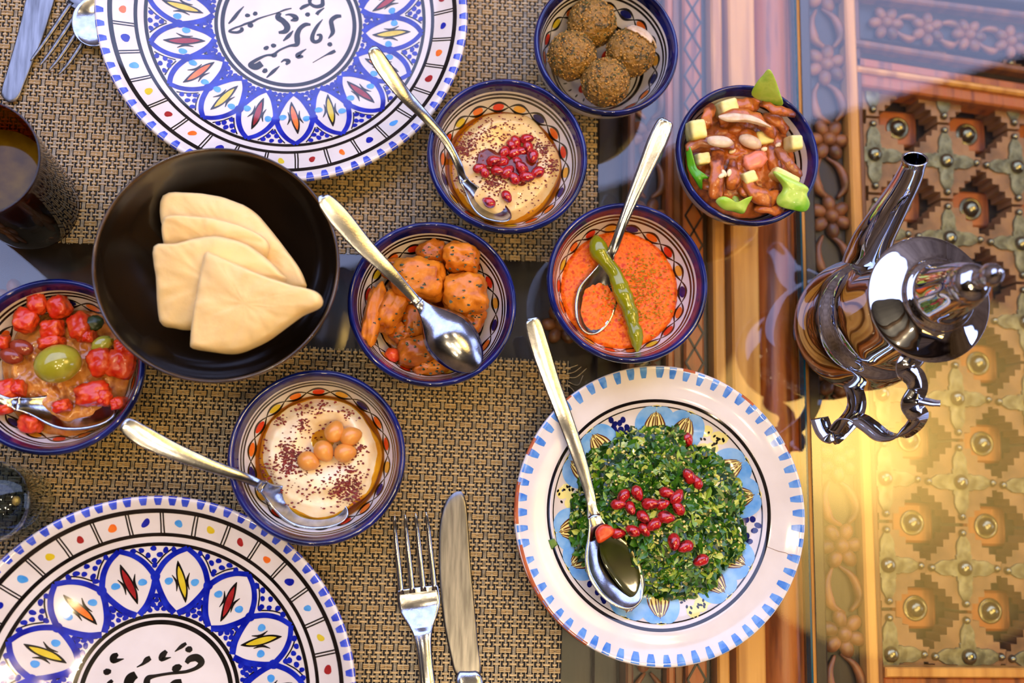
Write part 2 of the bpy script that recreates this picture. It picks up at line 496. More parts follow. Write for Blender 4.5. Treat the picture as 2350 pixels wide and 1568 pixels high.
def rosette_mesh():
    mb = MB()
    for k in range(6):
        a = 2*PI*k/6
        mb.add(blob((0.0095*math.cos(a), 0.0095*math.sin(a), 0.0), (0.0062, 0.0048, 0.0036), rz=a, sub=2))
    mb.add(blob((0, 0, 0.001), (0.0052, 0.0052, 0.0045), sub=2))
    return mb.mesh('rosette')
def leaf_mesh():
    mb = MB()
    for s in (1, -1):
        P = catmull([(s*0.002, -0.016, 0), (s*0.010, -0.008, 0.001), (s*0.009, 0.006, 0.001), (s*0.002, 0.016, 0)], 5)
        mb.add(tube(P, np.interp(np.linspace(0, 1, len(P)), [0, .4, 1], [.0012, .0038, .001]), 8, flat=0.8))
    return mb.mesh('carved_leaf')
ROS, LEAF = rosette_mesh(), leaf_mesh()
for me in (ROS, LEAF): me.materials.append(M['wood_carved'])
def inst(me, name, parent, loc, rz=0.0, scale=None):
    o = bpy.data.objects.new(name, me); COL.objects.link(o); o.parent = parent
    o.location = loc; o.rotation_euler = (0, 0, rz)
    if scale: o.scale = scale
    return o
xc = (lx(1458)+lx(1529))/2
ya = tl(1500, 318, -0.018)[1]
for k in range(-9, 6):
    y = ya+k*0.062
    if Y0+0.03 < y < Y1-0.03:
        inst(ROS, 'carved_rosette', tabA, (xc, y, T-0.0175), 0.2)
        if y+0.031 < Y1-0.03: inst(LEAF, 'carved_leaf', tabA, (xc, y+0.031, T-0.0180))
# carved flowers on the recessed panel between the placemats
for k in range(10):
    inst(ROS, 'carved_rosette', tabA, (lx(1300)-k*0.064, tl(1000, 712, -0.03)[1]+(0.006 if k % 2 else -0.006), T-0.0335), 0.3*k)
plank(tabA, AX0, 0.0, -0.066, M['wood_mid'], 'table_frame', th=0.06, y0=Y0+0.01, y1=Y1-0.01)
def glass_sheet(root, x0, x1):
    MB().add(box(((x0+x1)/2, (Y0+Y1)/2, T-0.004), (x1-x0, Y1-Y0, 0.008))).build('glass_top', M['glass'], root, smooth=False, world=False)
glass_sheet(tabA, AX0, 0.0)
MB().add(box((0.0009, 0, T-0.0043), (0.0014, Y1-Y0, 0.0076))).build('glass_edge', M['glass_edge'], tabA, smooth=False, world=False)
make_legs(tabA, AX0, -0.01, Y0, Y1)

tabB = thing('studded_door_table', 'table with a carved door top, stepped lattice and metal studs, under glass', 'table', (EDGE.x, EDGE.y, 0), EA)
BX0, BX1 = 0.0045, 0.62
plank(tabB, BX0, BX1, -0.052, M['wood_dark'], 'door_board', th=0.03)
def lb(px): return lx(px, 1300, -0.012)
plank(tabB, BX0, lb(1867), -0.0100, M['wood_light'])
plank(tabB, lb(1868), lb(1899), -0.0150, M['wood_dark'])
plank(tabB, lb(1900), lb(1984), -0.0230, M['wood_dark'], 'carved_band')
PX = lb(2030)
plank(tabB, lb(1985), PX-0.006, -0.0130, M['wood_light'])
plank(tabB, PX-0.0055, PX, -0.0180, M['wood_mid'])
xc = (lb(1900)+lb(1984))/2
ya = tl(1915, 322, -0.02)[1]
for k in range(-12, 6):
    y = ya+k*0.0615
    if Y0+0.03 < y < Y1-0.03:
        inst(ROS, 'carved_rosette', tabB, (xc, y, T-0.0205), 0.4*k, (1.12, 1.12, 1.25))
        if y+0.031 < Y1-0.03: inst(LEAF, 'carved_leaf', tabB, (xc, y+0.0308, T-0.0212), 0.25, (1.1, 1.05, 1.3))
# lattice of stepped pieces with brass plates and studs
g0 = tl(2209, 1304, -0.03); g1 = tl(2167, 372, -0.03)
gx = np.array([0.0595, -0.0013]); gy = (np.array(g1)-np.array(g0))/5.0
S = 0.0605
q = [(0.5, 0.085), (0.42, 0.085), (0.42, 0.17), (0.34, 0.17), (0.34, 0.25), (0.25, 0.25), (0.25, 0.34), (0.17, 0.34), (0.17, 0.42), (0.085, 0.42), (0.085, 0.5)]
poly = []
for k in range(4):
    c, s = round(math.cos(k*PI/2)), round(math.sin(k*PI/2))
    poly += [(S*(a*c-b*s), S*(a*s+b*c)) for a, b in q]
def mesh_of(vf, name, m, smooth=True, angle=None):
    me = MB().add(vf).mesh(name, smooth)
    me.materials.append(m)
    if angle: me.set_sharp_from_angle(angle=angle)
    return me
STEP = mesh_of(prism(poly, -0.020, 0.0), 'lattice_piece', M['wood_step'], False)
pl = [(S*(0.265+0.125*math.cos(4*a)+0.02*math.cos(8*a)+.012*math.cos(20*a))*math.cos(a), S*(0.265+0.125*math.cos(4*a)+0.02*math.cos(8*a)+.012*math.cos(20*a))*math.sin(a)) for a in np.linspace(0, 2*PI, 72, endpoint=False)]
PLATE = mesh_of(prism(pl, 0, 0.0016, 0.0007), 'metal_plate', M['brass'], False)
def dome(r, h, lip=0.0):
    P = [(r*math.cos(a), h*math.sin(a)) for a in np.linspace(0, PI/2, 7)]
    P = ([(r*1.35, 0), (r*1.3, h*0.18), (r*1.08, h*0.15)] if lip else [])+P
    P[-1] = (0, h)
    return lathe(list(reversed(P)), 20)
def flipf(vf): return vf[0], [tuple(reversed(x)) for x in vf[1]]
DOME = mesh_of(dome(0.0068, 0.0056, 1), 'dome_stud', M['stud'])
BOSS = mesh_of(dome(0.0058, 0.0050), 'dome_stud', M['stud'])
SMALL = mesh_of(dome(0.0030, 0.0034), 'small_stud', M['stud'])
BLOCK = mesh_of(box((0, 0, 0.003), (0.034, 0.030, 0.006), bev=0.002), 'recess_block', M['wood_orange'], False)
LZ = T-0.0285
ROW_TOP = tl(2100, 195, -0.03)[1]
for j in range(-1, 7):
    for i in range(-1, 4):
        p = np.array(g0)+gx*i+gy*j
        top = p[1] > ROW_TOP+0.01
        if p[0] > BX1-0.03 or p[1] > Y1-0.1: continue
        if p[1] < ROW_TOP+0.03 and p[0] > PX-0.02:
            inst(STEP, 'lattice_piece', tabB, (p[0], p[1], LZ), 0)
            pt = inst(PLATE, 'metal_plate', tabB, (p[0], p[1], LZ), 0)
            inst(BOSS, 'dome_stud', pt, (0, 0, 0.0014))
            for k in range(4):
                inst(SMALL, 'small_stud', pt, (S*0.42*math.cos(k*PI/2), S*0.42*math.sin(k*PI/2), 0.0003))
        r = p+gx*0.5+gy*0.5
        if r[1] < ROW_TOP-0.008 and r[0] > PX+0.004 and r[0] < BX1-0.03:
            b = inst(BLOCK, 'recess_block', tabB, (r[0], r[1], T-0.052), 0)
            inst(DOME, 'dome_stud', b, (0, 0, 0.006), 0, (1.05, 1.05, 1.2))
# top rails, set slightly askew
def rail(pa, pb, wid, ztop, m, name='rail', th=0.02):
    a = np.array(tl(*pa, ztop)); b = np.array(tl(*pb, ztop)); d = b-a; L = np.linalg.norm(d); d /= L
    a = a-d*0.004; b = a+d*0.24
    nrm = np.array((-d[1], d[0]))
    c = (a+b)/2-nrm*wid/2
    return MB().add(box((c[0], c[1], T+ztop-th/2), (np.linalg.norm(b-a), wid, th), rz=math.atan2(d[1], d[0]), bev=0.0015)).build(name, m, tabB, smooth=False, world=False)
rail((1978, 150), (2350, 205), 0.005, -0.016, M['wood_light'])
rail((1976, 166), (2350, 222), 0.011, -0.020, M['wood_orange'])
rail((1960, 128), (2350, 190), 0.008, -0.018, M['wood_orange'])
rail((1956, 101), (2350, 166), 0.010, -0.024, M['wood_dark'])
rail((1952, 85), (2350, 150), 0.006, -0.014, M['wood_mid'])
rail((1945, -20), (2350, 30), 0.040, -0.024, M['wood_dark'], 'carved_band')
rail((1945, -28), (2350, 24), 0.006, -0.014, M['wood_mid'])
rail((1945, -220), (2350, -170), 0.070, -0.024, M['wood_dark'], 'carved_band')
for k in range(5):
    p = np.array(tl(2035+95*k, 52+14*k, -0.02))
    inst(ROS, 'carved_rosette', tabB, (p[0], p[1], T-0.0215), 0.5*k, (0.95, 0.95, 1.1))
    inst(LEAF, 'carved_leaf', tabB, (p[0]+0.017, p[1]-0.002, T-0.0225), 1.35, (0.9, 0.7, 1.1))
# bottom rail
pb_ = tl(2030, 1530, -0.02)
MB().add(box(((PX+BX1)/2, pb_[1]-0.0035, T-0.025), (BX1-PX, 0.007, 0.018), bev=0.001)).build('rail', M['wood_light'], tabB, smooth=False, world=False)
MB().add(box(((PX+BX1)/2, pb_[1]-0.0300, T-0.028), (BX1-PX, 0.045, 0.018), bev=0.001)).build('rail', M['wood_orange'], tabB, smooth=False, world=False)
plank(tabB, BX0, BX1, -0.084, M['wood_mid'], 'table_frame', th=0.05, y0=Y0+0.01, y1=Y1-0.01)
glass_sheet(tabB, BX0, BX1)
make_legs(tabB, BX0+0.01, BX1, Y0, Y1)

# ------------------------------------------------------------------ woven placemats
PXM, PYM = 0.0111, 0.0123
def placemat(label, corner, ang, nx, ny, sgn):
    """corner: the right-hand corner; the mat runs to the left and up (sgn 1) or down (sgn -1)"""
    root = thing('placemat', label, 'placemat', (corner.x, corner.y, T), ang, 'woven placemats')
    Wd, Hd = nx*PXM, ny*PYM
    y0 = 0.0 if sgn > 0 else -Hd
    MB().add(box((-Wd/2, y0+Hd/2, 0.00035), (Wd-0.002, Hd-0.002, 0.0004))).build('gap_shade_sheet', M['mat_base'], root, smooth=False, world=False)  # black sheet paints the shade seen in the gaps of the weave
    segs = []
    rr = random.Random(3)
    for j in range(ny):
        for i in range(nx):
            x = -Wd+i*PXM; y = y0+j*PYM+0.0018
            jx = rr.uniform(-.0001, .0001)
            c = x+PXM*0.5+jx
            segs += [(c, y+0.00112, 0.0080, 0.00125, 1.75), (c, y-0.00112, 0.0080, 0.00125, 1.75), (c-0.0023, y, 0.0034, 0.0010, 1.6), (c+0.0023, y, 0.0034, 0.0010, 1.6)]
            for dy in (0.00345, 0.0088):
                segs += [(c, y+dy, 0.0031, 0.00165, 1.6), (x+jx, y+dy, 0.0050, 0.00165, 1.65)]
            segs += [(x+PXM*0.25+jx, y+0.0061, 0.0038, 0.00165, 1.65), (x+PXM*0.75+jx, y+0.0061, 0.0038, 0.00165, 1.65)]
    A = np.array(segs)
    n = len(A)
    zt = A[:, 4]*0.001
    V = np.zeros((n, 8, 3))
    for k, (sx, sy) in enumerate(((-1, -1), (1, -1), (1, 1), (-1, 1))):
        V[:, k, 0] = A[:, 0]+sx*A[:, 2]/2; V[:, k, 1] = A[:, 1]+sy*A[:, 3]/2; V[:, k, 2] = 0.0007
        V[:, 4+k, 0] = A[:, 0]+sx*(A[:, 2]/2-0.0004); V[:, 4+k, 1] = A[:, 1]+sy*(A[:, 3]/2-0.0003); V[:, 4+k, 2] = zt
    Fq = np.array([(4, 5, 6, 7), (0, 1, 5, 4), (1, 2, 6, 5), (2, 3, 7, 6), (3, 0, 4, 7)])
    F = (np.arange(n)[:, None, None]*8+Fq[None]).reshape(-1, 4)
    me = bpy.data.meshes.new('weft_strips'); me.from_pydata(V.reshape(-1, 3).tolist(), [], F.tolist()); me.update()
    me.materials.append(M['weft'])
    o = bpy.data.objects.new('weft_strips', me); COL.objects.link(o); o.parent = root; o['kind'] = 'stuff'
    wp = MB()
    for i in range(nx):
        x = -Wd+i*PXM
        for fx in (-0.045, 0.015, 0.075, 0.245, 0.47, 0.53, 0.755):
            xx = x+fx*PXM
            if -Wd < xx < -0.0003:
                wp.add(box((xx, y0+Hd/2, 0.0008), (0.00034, Hd+0.002*rr.random(), 0.0006)))
    o = wp.build('warp_threads', M['warp'], root, smooth=False, world=False); o['kind'] = 'stuff'
    return root
c1 = at(1376, 606, 0)
placemat('tan woven placemat under the whole patterned plate and the pomegranate dip', c1, math.radians(-0.6), 40, 30, 1)
c2 = at(1312, 832, 0)
mat2 = placemat('tan woven placemat under the fork, the knife and the chickpea hummus bowl', c2, math.radians(-2.3), 40, 30, -1)
for pts_ in (((1296, 848), (1312, 843), (1326, 838)), ((1300, 858), (1318, 854), (1334, 842)), ((1300, 866), (1322, 866), (1346, 846)), ((1302, 876), (1326, 884), (1338, 862)), ((1298, 884), (1312, 892), (1322, 906))):
    P = [at(x, y, .0016)-c2 for x, y in pts_]
    Mr = Matrix.Rotation(math.radians(2.3), 3, 'Z')
    MB().add(tube(catmull([tuple(Mr @ p) for p in P], 6), .0003, 5)).build('loose_thread', M['warp'], mat2, world=False)

# ------------------------------------------------------------------ painted ceramics
class Surface:
    """surface of revolution given by a smooth profile (r, z); paint is laid on it as thin raised glaze"""
    def __init__(s, prof, n=6):
        P = catmull(prof, n)
        P[:, 0] = np.maximum(P[:, 0], 0)
        s.P = P
        s.S = np.r_[0, np.cumsum(np.linalg.norm(np.diff(P, axis=0), axis=1))]
        t = np.gradient(P, axis=0); t /= np.maximum(np.linalg.norm(t, axis=1, keepdims=True), 1e-12)
        s.N = np.stack([-t[:, 1], t[:, 0]], 1)
        k = int(np.argmax(P[:, 0])); s.k = k
    def s_of_r(s, r): return float(np.interp(r, s.P[:s.k+1, 0], s.S[:s.k+1]))
    def pos(s, th, ss, off):
        r = np.interp(ss, s.S, s.P[:, 0]); z = np.interp(ss, s.S, s.P[:, 1])
        nr = np.interp(ss, s.S, s.N[:, 0]); nz = np.interp(ss, s.S, s.N[:, 1])
        r += nr*off; z += nz*off
        return (r*math.cos(th), r*math.sin(th), z)

class Painter:
    def __init__(s, surf): s.sf = surf; s.mb = {}; s.base = 0.00008; s.step = 0.00005
    def _m(s, c): return s.mb.setdefault(c, MB())
    def uv(s, u, v, lay): return s.sf.pos(math.atan2(v, u), s.sf.s_of_r(math.hypot(u, v)), s.base+lay*s.step)
    def stroke(s, c, pts, w, lay=0, smooth=0):
        """brush stroke through flat points (u, v), constant or per-point width"""
        P = np.array(pts, float); W_ = np.broadcast_to(np.array(w, float), (len(P),))
        if smooth:
            Q = catmull(np.c_[P, W_], smooth); P = Q[:, :2]; W_ = np.maximum(Q[:, 2], 0.00005)
        t = np.gradient(P, axis=0); t /= np.maximum(np.linalg.norm(t, axis=1, keepdims=True), 1e-12)
        nn = np.stack([-t[:, 1], t[:, 0]], 1)
        v = []; f = []
        for p, q, ww in zip(P, nn, W_):
            v.append(s.uv(*(p+q*ww/2), lay)); v.append(s.uv(*(p-q*ww/2), lay))
        for i in range(len(P)-1): f.append((2*i+1, 2*i+3, 2*i+2, 2*i))
        s._m(c).add((v, f))
    def ell(s, c, u, v, a, b, rot=0.0, lay=0, n=14, wob=0.0, seed=0):
        """filled spot"""
        vv = [s.uv(u, v, lay)]
        for rr in (0.55, 1.0):
            for k in range(n):
                t = 2*PI*k/n
                q = rr*(1+wob*math.sin(2*t+seed)+wob*0.6*math.sin(3*t+seed*2.3))
                x, y = a*q*math.cos(t), b*q*math.sin(t)
                vv.append(s.uv(u+x*math.cos(rot)-y*math.sin(rot), v+x*math.sin(rot)+y*math.cos(rot), lay))
        f = [(0, 1+k, 1+(k+1) % n) for k in range(n)]
        f += [(1+k, 1+n+k, 1+n+(k+1) % n, 1+(k+1) % n) for k in range(n)]
        s._m(c).add((vv, f))
    def ring(s, c, s0, s1, lay=0, n=128, a0=0.0, a1=2*PI, rows=3, wob=0.0):
        v = []; f = []; full = abs(a1-a0-2*PI) < 1e-6; m = n if full else n+1
        for j in range(m):
            th = a0+(a1-a0)*j/n
            w = wob*math.sin(th*3+1.0)+wob*0.6*math.sin(th*7)
            for k in range(rows+1): v.append(s.sf.pos(th, s0+w+(s1-s0)*k/rows, s.base+lay*s.step))
        for j in range(n):
            l = (j+1) % m
            for k in range(rows): f.append((j*(rows+1)+k, j*(rows+1)+k+1, l*(rows+1)+k+1, l*(rows+1)+k))
        s._m(c).add((v, [tuple(reversed(q)) for q in f]))
    def dash(s, c, th, s0, s1, half, lay=0, n=7, taper=0.55):
        """rounded brush mark running over the rim"""
        v = []; f = []
        for k in range(n+1):
            t = k/n; hw = half*(1-taper*(1-math.sin(min(1, t*1.6+0.12)*PI/2)))
            if t > 0.85: hw *= 1-((t-0.85)/0.15)**2*0.5
            for q in (-1, 0, 1): v.append(s.sf.pos(th+q*hw, s0+(s1-s0)*t, s.base+lay*s.step))
        for k in range(n):
            for q in (0, 1): f.append((3*k+q, 3*k+3+q, 3*k+4+q, 3*k+1+q))
        s._m(c).add((v, f))
    def build(s, root, names):
        for c, mb in s.mb.items():
            o = mb.build(names.get(c, 'painted_marks'), M[c], root, world=False)
            o['kind'] = 'stuff'

PNAMES = {'pblue': 'blue_painted_petals', 'pdot': 'blue_painted_dots', 'pdash': 'blue_rim_dashes', 'pdash2': 'blue_rim_dashes', 'plight': 'light_blue_dots',
          'psky': 'pale_blue_petals', 'pblack': 'black_painted_lines', 'pbrown': 'brown_painted_lines', 'pred': 'red_painted_spots', 'pmaroon': 'maroon_painted_spots',
          'porange': 'orange_painted_spots', 'pyellow': 'yellow_painted_spots', 'pamber': 'amber_painted_spots', 'ppale': 'pale_yellow_wash', 'pnavy': 'navy_painted_spots',
          'cobalt': 'cobalt_rim', 'terracotta': 'chipped_terracotta_edge', 'black_rim': 'rim_sheen_band'}

# ---- the big patterned plates
PR = 0.1243
plate_prof = [(0, .0072), (.2*PR, .0072), (.38*PR, .0074), (.56*PR, .0118), (.76*PR, .0204), (.90*PR, .0288), (.965*PR, .0334), (.988*PR, .0343), (PR, .0330),
              (.995*PR, .0300), (.95*PR, .0262), (.75*PR, .0140), (.57*PR, .0040), (.54*PR, 0), (.50*PR, 0), (.48*PR, .0030), (0, .0030)]
def plate(label, center, npet, ncell, ndash, rot, cellrot, cyc, cell_cyc, strokes, dots, pxfn):
    root = thing('dinner_plate', label, 'plate', (center[0], center[1], T+0.0018), group='patterned dinner plates')
    sf = Surface(plate_prof); pt = Painter(sf)
    MB().add(lathe([tuple(p) for p in sf.P], 160)).build('plate_body', M['glaze'], root, world=False)
    R = PR
    def rg(a, b, lay=1, wob=0.0): pt.ring('pblack', sf.s_of_r(a*R), sf.s_of_r(b*R), lay, 160, rows=2, wob=wob)
    rg(.392, .412); rg(.356, .379)
    rg(.752, .770); rg(.800, .818); rg(.918, .940, wob=0.0002)
    rr = random.Random(npet)
    # cells of the outer band
    for k in range(ncell):
        th = cellrot+2*PI*k/ncell
        for d in (-0.0085, 0.0085):
            pt.stroke('pblack', [(R*q*math.cos(th+d*(0.86/q)+rr.uniform(-.002, .002)), R*q*math.sin(th+d*(0.86/q))) for q in (.816, .86, .92)], 0.0009, 1)
        th += PI/ncell
        pt.ell(cell_cyc[k % len(cell_cyc)], R*.868*math.cos(th), R*.868*math.sin(th), .0026*rr.uniform(.8, 1.2), .0023*rr.uniform(.8, 1.2), rr.uniform(0, 3), 1, wob=.12, seed=k)
    for k in range(ndash):
        th = 2*PI*k/ndash+rr.uniform(-.006, .006)
        pt.dash('pdash', th, sf.s_of_r(.955*R), sf.s_of_r(.998*R)+.0040, .0205, 1, taper=.5)
    # petals
    da = 2*PI/npet
    for k in range(npet):
        th = rot+k*da
        ca, sa = math.cos(th), math.sin(th)
        def loc(r, t): return (R*r*ca-R*t*sa, R*r*sa+R*t*ca)
        hw = .585*math.tan(da/2)
        for sg in (1, -1):
            out = catmull([(.752, 0), (.715, sg*hw*.43), (.66, sg*hw*.77), (.585, sg*hw*1.0)], 5)
            inn = catmull([(.585, sg*hw*1.0), (.525, sg*hw*.78), (.46, sg*hw*.44), (.418, sg*hw*.06)], 5)
            pt.stroke('pblue', [loc(*p) for p in out], np.linspace(.0032, .0036, len(out)), 2)
            pt.stroke('pblue', [loc(*p) for p in inn], np.linspace(.0034, .0040, len(inn)), 2)
            o2 = catmull([(.745, sg*(hw*.30+.026)), (.70, sg*(hw*.62+.024)), (.648, sg*(hw*.85+.023))], 5)
            pt.stroke('pblack', [loc(*p) for p in o2], .0009, 1)
            i2 = catmull([(.495, sg*(hw*.63+.022)), (.45, sg*(hw*.38+.022)), (.418, sg*(hw*.08+.022))], 5)
            pt.stroke('pblack', [loc(*p) for p in i2], .0009, 1)
        pt.ell('pblue', *loc(.585, hw), .0034, .0030, th, 3)
        # chilli spindle
        tl_ = rr.uniform(-.35, .35)
        def sp(a, b):
            c, s = math.cos(tl_), math.sin(tl_)
            return loc(.580+a*c-b*s, a*s+b*c)
        L0 = .108
        tt = np.linspace(-1, 1, 11)
        wb = .0052*(1-np.abs(tt)**2.2)+.0004
        pt.stroke('pblack', [sp(a*L0, .006*math.sin(a*2)) for a in tt], wb, 3)
        pt.stroke(cyc[k % len(cyc)], [sp(a*L0*.74, .006*math.sin(a*1.5)) for a in tt], wb*.66, 4)
        for sg in (1, -1):
            pt.stroke('pblack', [sp(-.045, sg*.032), sp(0, sg*.026), sp(.04, sg*.044)], [.0004, .0016, .0004], 3, smooth=3)
            pt.ell('plight', *sp(.012*sg, sg*.064), .0026, .0023, 0, 3, wob=.08, seed=k)
        # blue dots between the petals, outside and inside
        tm = th+da/2
        for a_, b_ in ((.735, 0), (.737, .36), (.737, -.36), (.708, .18), (.708, -.18), (.682, 0))+(((.738, .6), (.738, -.6), (.66, 0)) if npet < 16 else ()):
            q = tm+b_*da*.5; r = R*(a_+rr.uniform(-.006, .006))
            pt.ell('pdot', r*math.cos(q), r*math.sin(q), .0019*rr.uniform(.85, 1.15), .0017, rr.uniform(0, 3), 2, n=10, wob=.08, seed=k)
        for a_, b_ in ((.432, .36), (.432, -.36), (.433, 0), (.456, .16), (.456, -.16), (.480, 0))+(((.446, .42), (.446, -.42), (.475, .2), (.502, .0)) if npet < 16 else ()):
            q = tm+b_*da*.5; r = R*(a_+rr.uniform(-.006, .006))
            pt.ell('pdot', r*math.cos(q), r*math.sin(q), .0018*rr.uniform(.85, 1.15), .0016, rr.uniform(0, 3), 2, n=10, wob=.08, seed=k)
    # brush lettering in the middle
    for st in strokes:
        P = []
        for x, y, w in st:
            a = at(*pxfn(x, y), 0.0090); P.append((a.x-center[0], a.y-center[1], w))
        P = np.array(P); sc = pxfn(1, 0)[0]-pxfn(0, 0)[0]
        pt.stroke('pblack', P[:, :2], P[:, 2]*sc/(FPX/(CAM_H-.009)), 2, smooth=5)
    for x, y, w in dots:
        a = at(*pxfn(x, y), 0.0090); sc = pxfn(1, 0)[0]-pxfn(0, 0)[0]
        hw = w*.5*sc/(FPX/(CAM_H-.009))
        pt.ell('pblack', a.x-center[0], a.y-center[1], hw*1.05, hw*.85, .35, 2, n=8, wob=.08, seed=x)
    pt.build(root, PNAMES)
    return root
st1 = [[(520, 95, 12), (440, 180, 45), (370, 270, 55), (290, 355, 22)],
       [(1235, 125, 20), (1130, 150, 30), (1030, 190, 20), (880, 235, 20), (740, 280, 30), (640, 330, 40), (540, 360, 35), (470, 390, 30), (380, 420, 30), (300, 470, 36), (420, 485, 45), (490, 450, 60), (480, 410, 40)],
       [(1060, 190, 60), (1030, 260, 90), (1110, 320, 90), (1170, 400, 100), (1140, 470, 80), (1040, 490, 40)],
       [(1140, 225, 18), (1210, 220, 40), (1280, 250, 80), (1300, 290, 80), (1220, 310, 25)],
       [(1260, 460, 15), (1190, 540, 60), (1110, 615, 20)],
       [(1520, 370, 36), (1440, 370, 66), (1360, 430, 70), (1320, 520, 85), (1320, 600, 90), (1310, 670, 70), (1200, 690, 36), (1060, 750, 32), (960, 820, 44), (860, 830, 35), (740, 880, 50), (640, 940, 60), (620, 980, 80), (700, 1000, 110), (790, 950, 100)],
       [(1700, 290, 12), (1620, 390, 50), (1560, 500, 60), (1545, 590, 70), (1590, 630, 60), (1660, 600, 60), (1670, 530, 55), (1610, 525, 26)],
       [(1980, 240, 50), (1900, 250, 70), (1830, 310, 70), (1840, 400, 75), (1850, 490, 65), (1785, 580, 14)],
       [(1890, 760, 50), (1830, 790, 55), (1740, 830, 22), (1550, 940, 10)],
       [(1455, 735, 12), (1370, 790, 50), (1330, 840, 90), (1410, 850, 30)],
       [(1075, 935, 16), (1130, 900, 40), (1190, 920, 70), (1150, 970, 30)],
       [(1055, 990, 12), (960, 1070, 55), (860, 1165, 20)],
       [(1700, -40, 50), (1700, 20, 60), (1690, 80, 70), (1600, 100, 60), (1520, 60, 50), (1510, 0, 60), (1560, -50, 50)],
       [(1520, 60, 30), (1420, 100, 60), (1360, 140, 36)],
       [(1725, 120, 15), (1640, 180, 50), (1610, 220, 55)]]
dt1 = [(575, 232, 80), (690, 205, 80), (855, 720, 85), (965, 685, 85), (1808, 665, 85), (835, 1060, 90), (1475, 218, 85), (620, 380, 95), (975, 830, 90)]
plate('white plate with eighteen cobalt petals and black lettering, behind the bread bowl', (-0.0788, 0.3352), 18, 33, 76,
      math.radians(-84.5), math.radians(3), ['porange', 'pyellow', 'pmaroon'], ['pmaroon', 'porange', 'pdot', 'plight', 'pyellow'], st1, dt1, lambda x, y: (480+x*.1532, y*.1532))
st2 = [[(690, 580, 36), (640, 620, 90), (640, 670, 66), (770, 645, 10)], [(1120, 630, 55), (1070, 660, 70), (1020, 710, 35), (940, 755, 12)],
       [(1330, 540, 45), (1280, 600, 80), (1270, 650, 55), (1390, 625, 10)], [(1590, 440, 36), (1530, 480, 50), (1440, 550, 10)],
       [(1590, 700, 50), (1640, 645, 80), (1730, 630, 90), (1790, 690, 80), (1730, 760, 50), (1600, 810, 40), (1480, 825, 38), (1350, 840, 34), (1180, 870, 40), (1090, 900, 70), (1070, 980, 80), (1090, 1060, 60)],
       [(930, 850, 90), (860, 900, 120), (830, 980, 110), (880, 1050, 80)], [(620, 925, 40), (570, 980, 60), (520, 1060, 30)], [(1530, 940, 60), (1440, 970, 90), (1360, 1010, 40)]]
dt2 = [(550, 815, 95), (1625, 520, 90), (1465, 765, 115)]
plate('white plate with fourteen broad cobalt petals, beside the chickpea hummus bowl', (-0.1440, -0.1185), 14, 34, 88,
      math.radians(79.6), math.radians(4.2), ['pyellow', 'pmaroon', 'porange'], ['pmaroon', 'pyellow', 'plight', 'pdot', 'porange'], st2, dt2, lambda x, y: (150+x*.1745, 1400+y*.1745))

DISH = {}          # key -> centre and inner profile (r, z) of a dish
def reg(key, center, sf_):
    k = int(np.argmax(sf_.P[:, 1])) if key != 'salad' else sf_.k
    DISH[key] = (center[0], center[1], sf_.P[:k+1].copy())
def squeeze(vf, key):
    """points below the inner surface of the dish are pressed onto it"""
    cx, cy, P = DISH[key]; out = []
    A, B = P[:-1], P[1:]; D = B-A; L2 = np.maximum((D**2).sum(1), 1e-14)
    for p in vf[0]:
        x, y, z = p[0]-cx, p[1]-cy, p[2]-T-.0018
        r = math.hypot(x, y)
        if z > P[-1, 1]-.0006 or r > P[-1, 0]+.006 or (r <= P[-1, 0] and z >= np.interp(r, P[:, 0], P[:, 1])):
            out.append(p); continue
        q = np.array((r, z)); t = np.clip(((q-A)*D).sum(1)/L2, 0, 1); C = A+D*t[:, None]
        c = C[np.argmin(((C-q)**2).sum(1))]
        k = c[0]/max(r, 1e-9)
        out.append((cx+x*k, cy+y*k, T+.0018+c[1]))
    return out, vf[1]

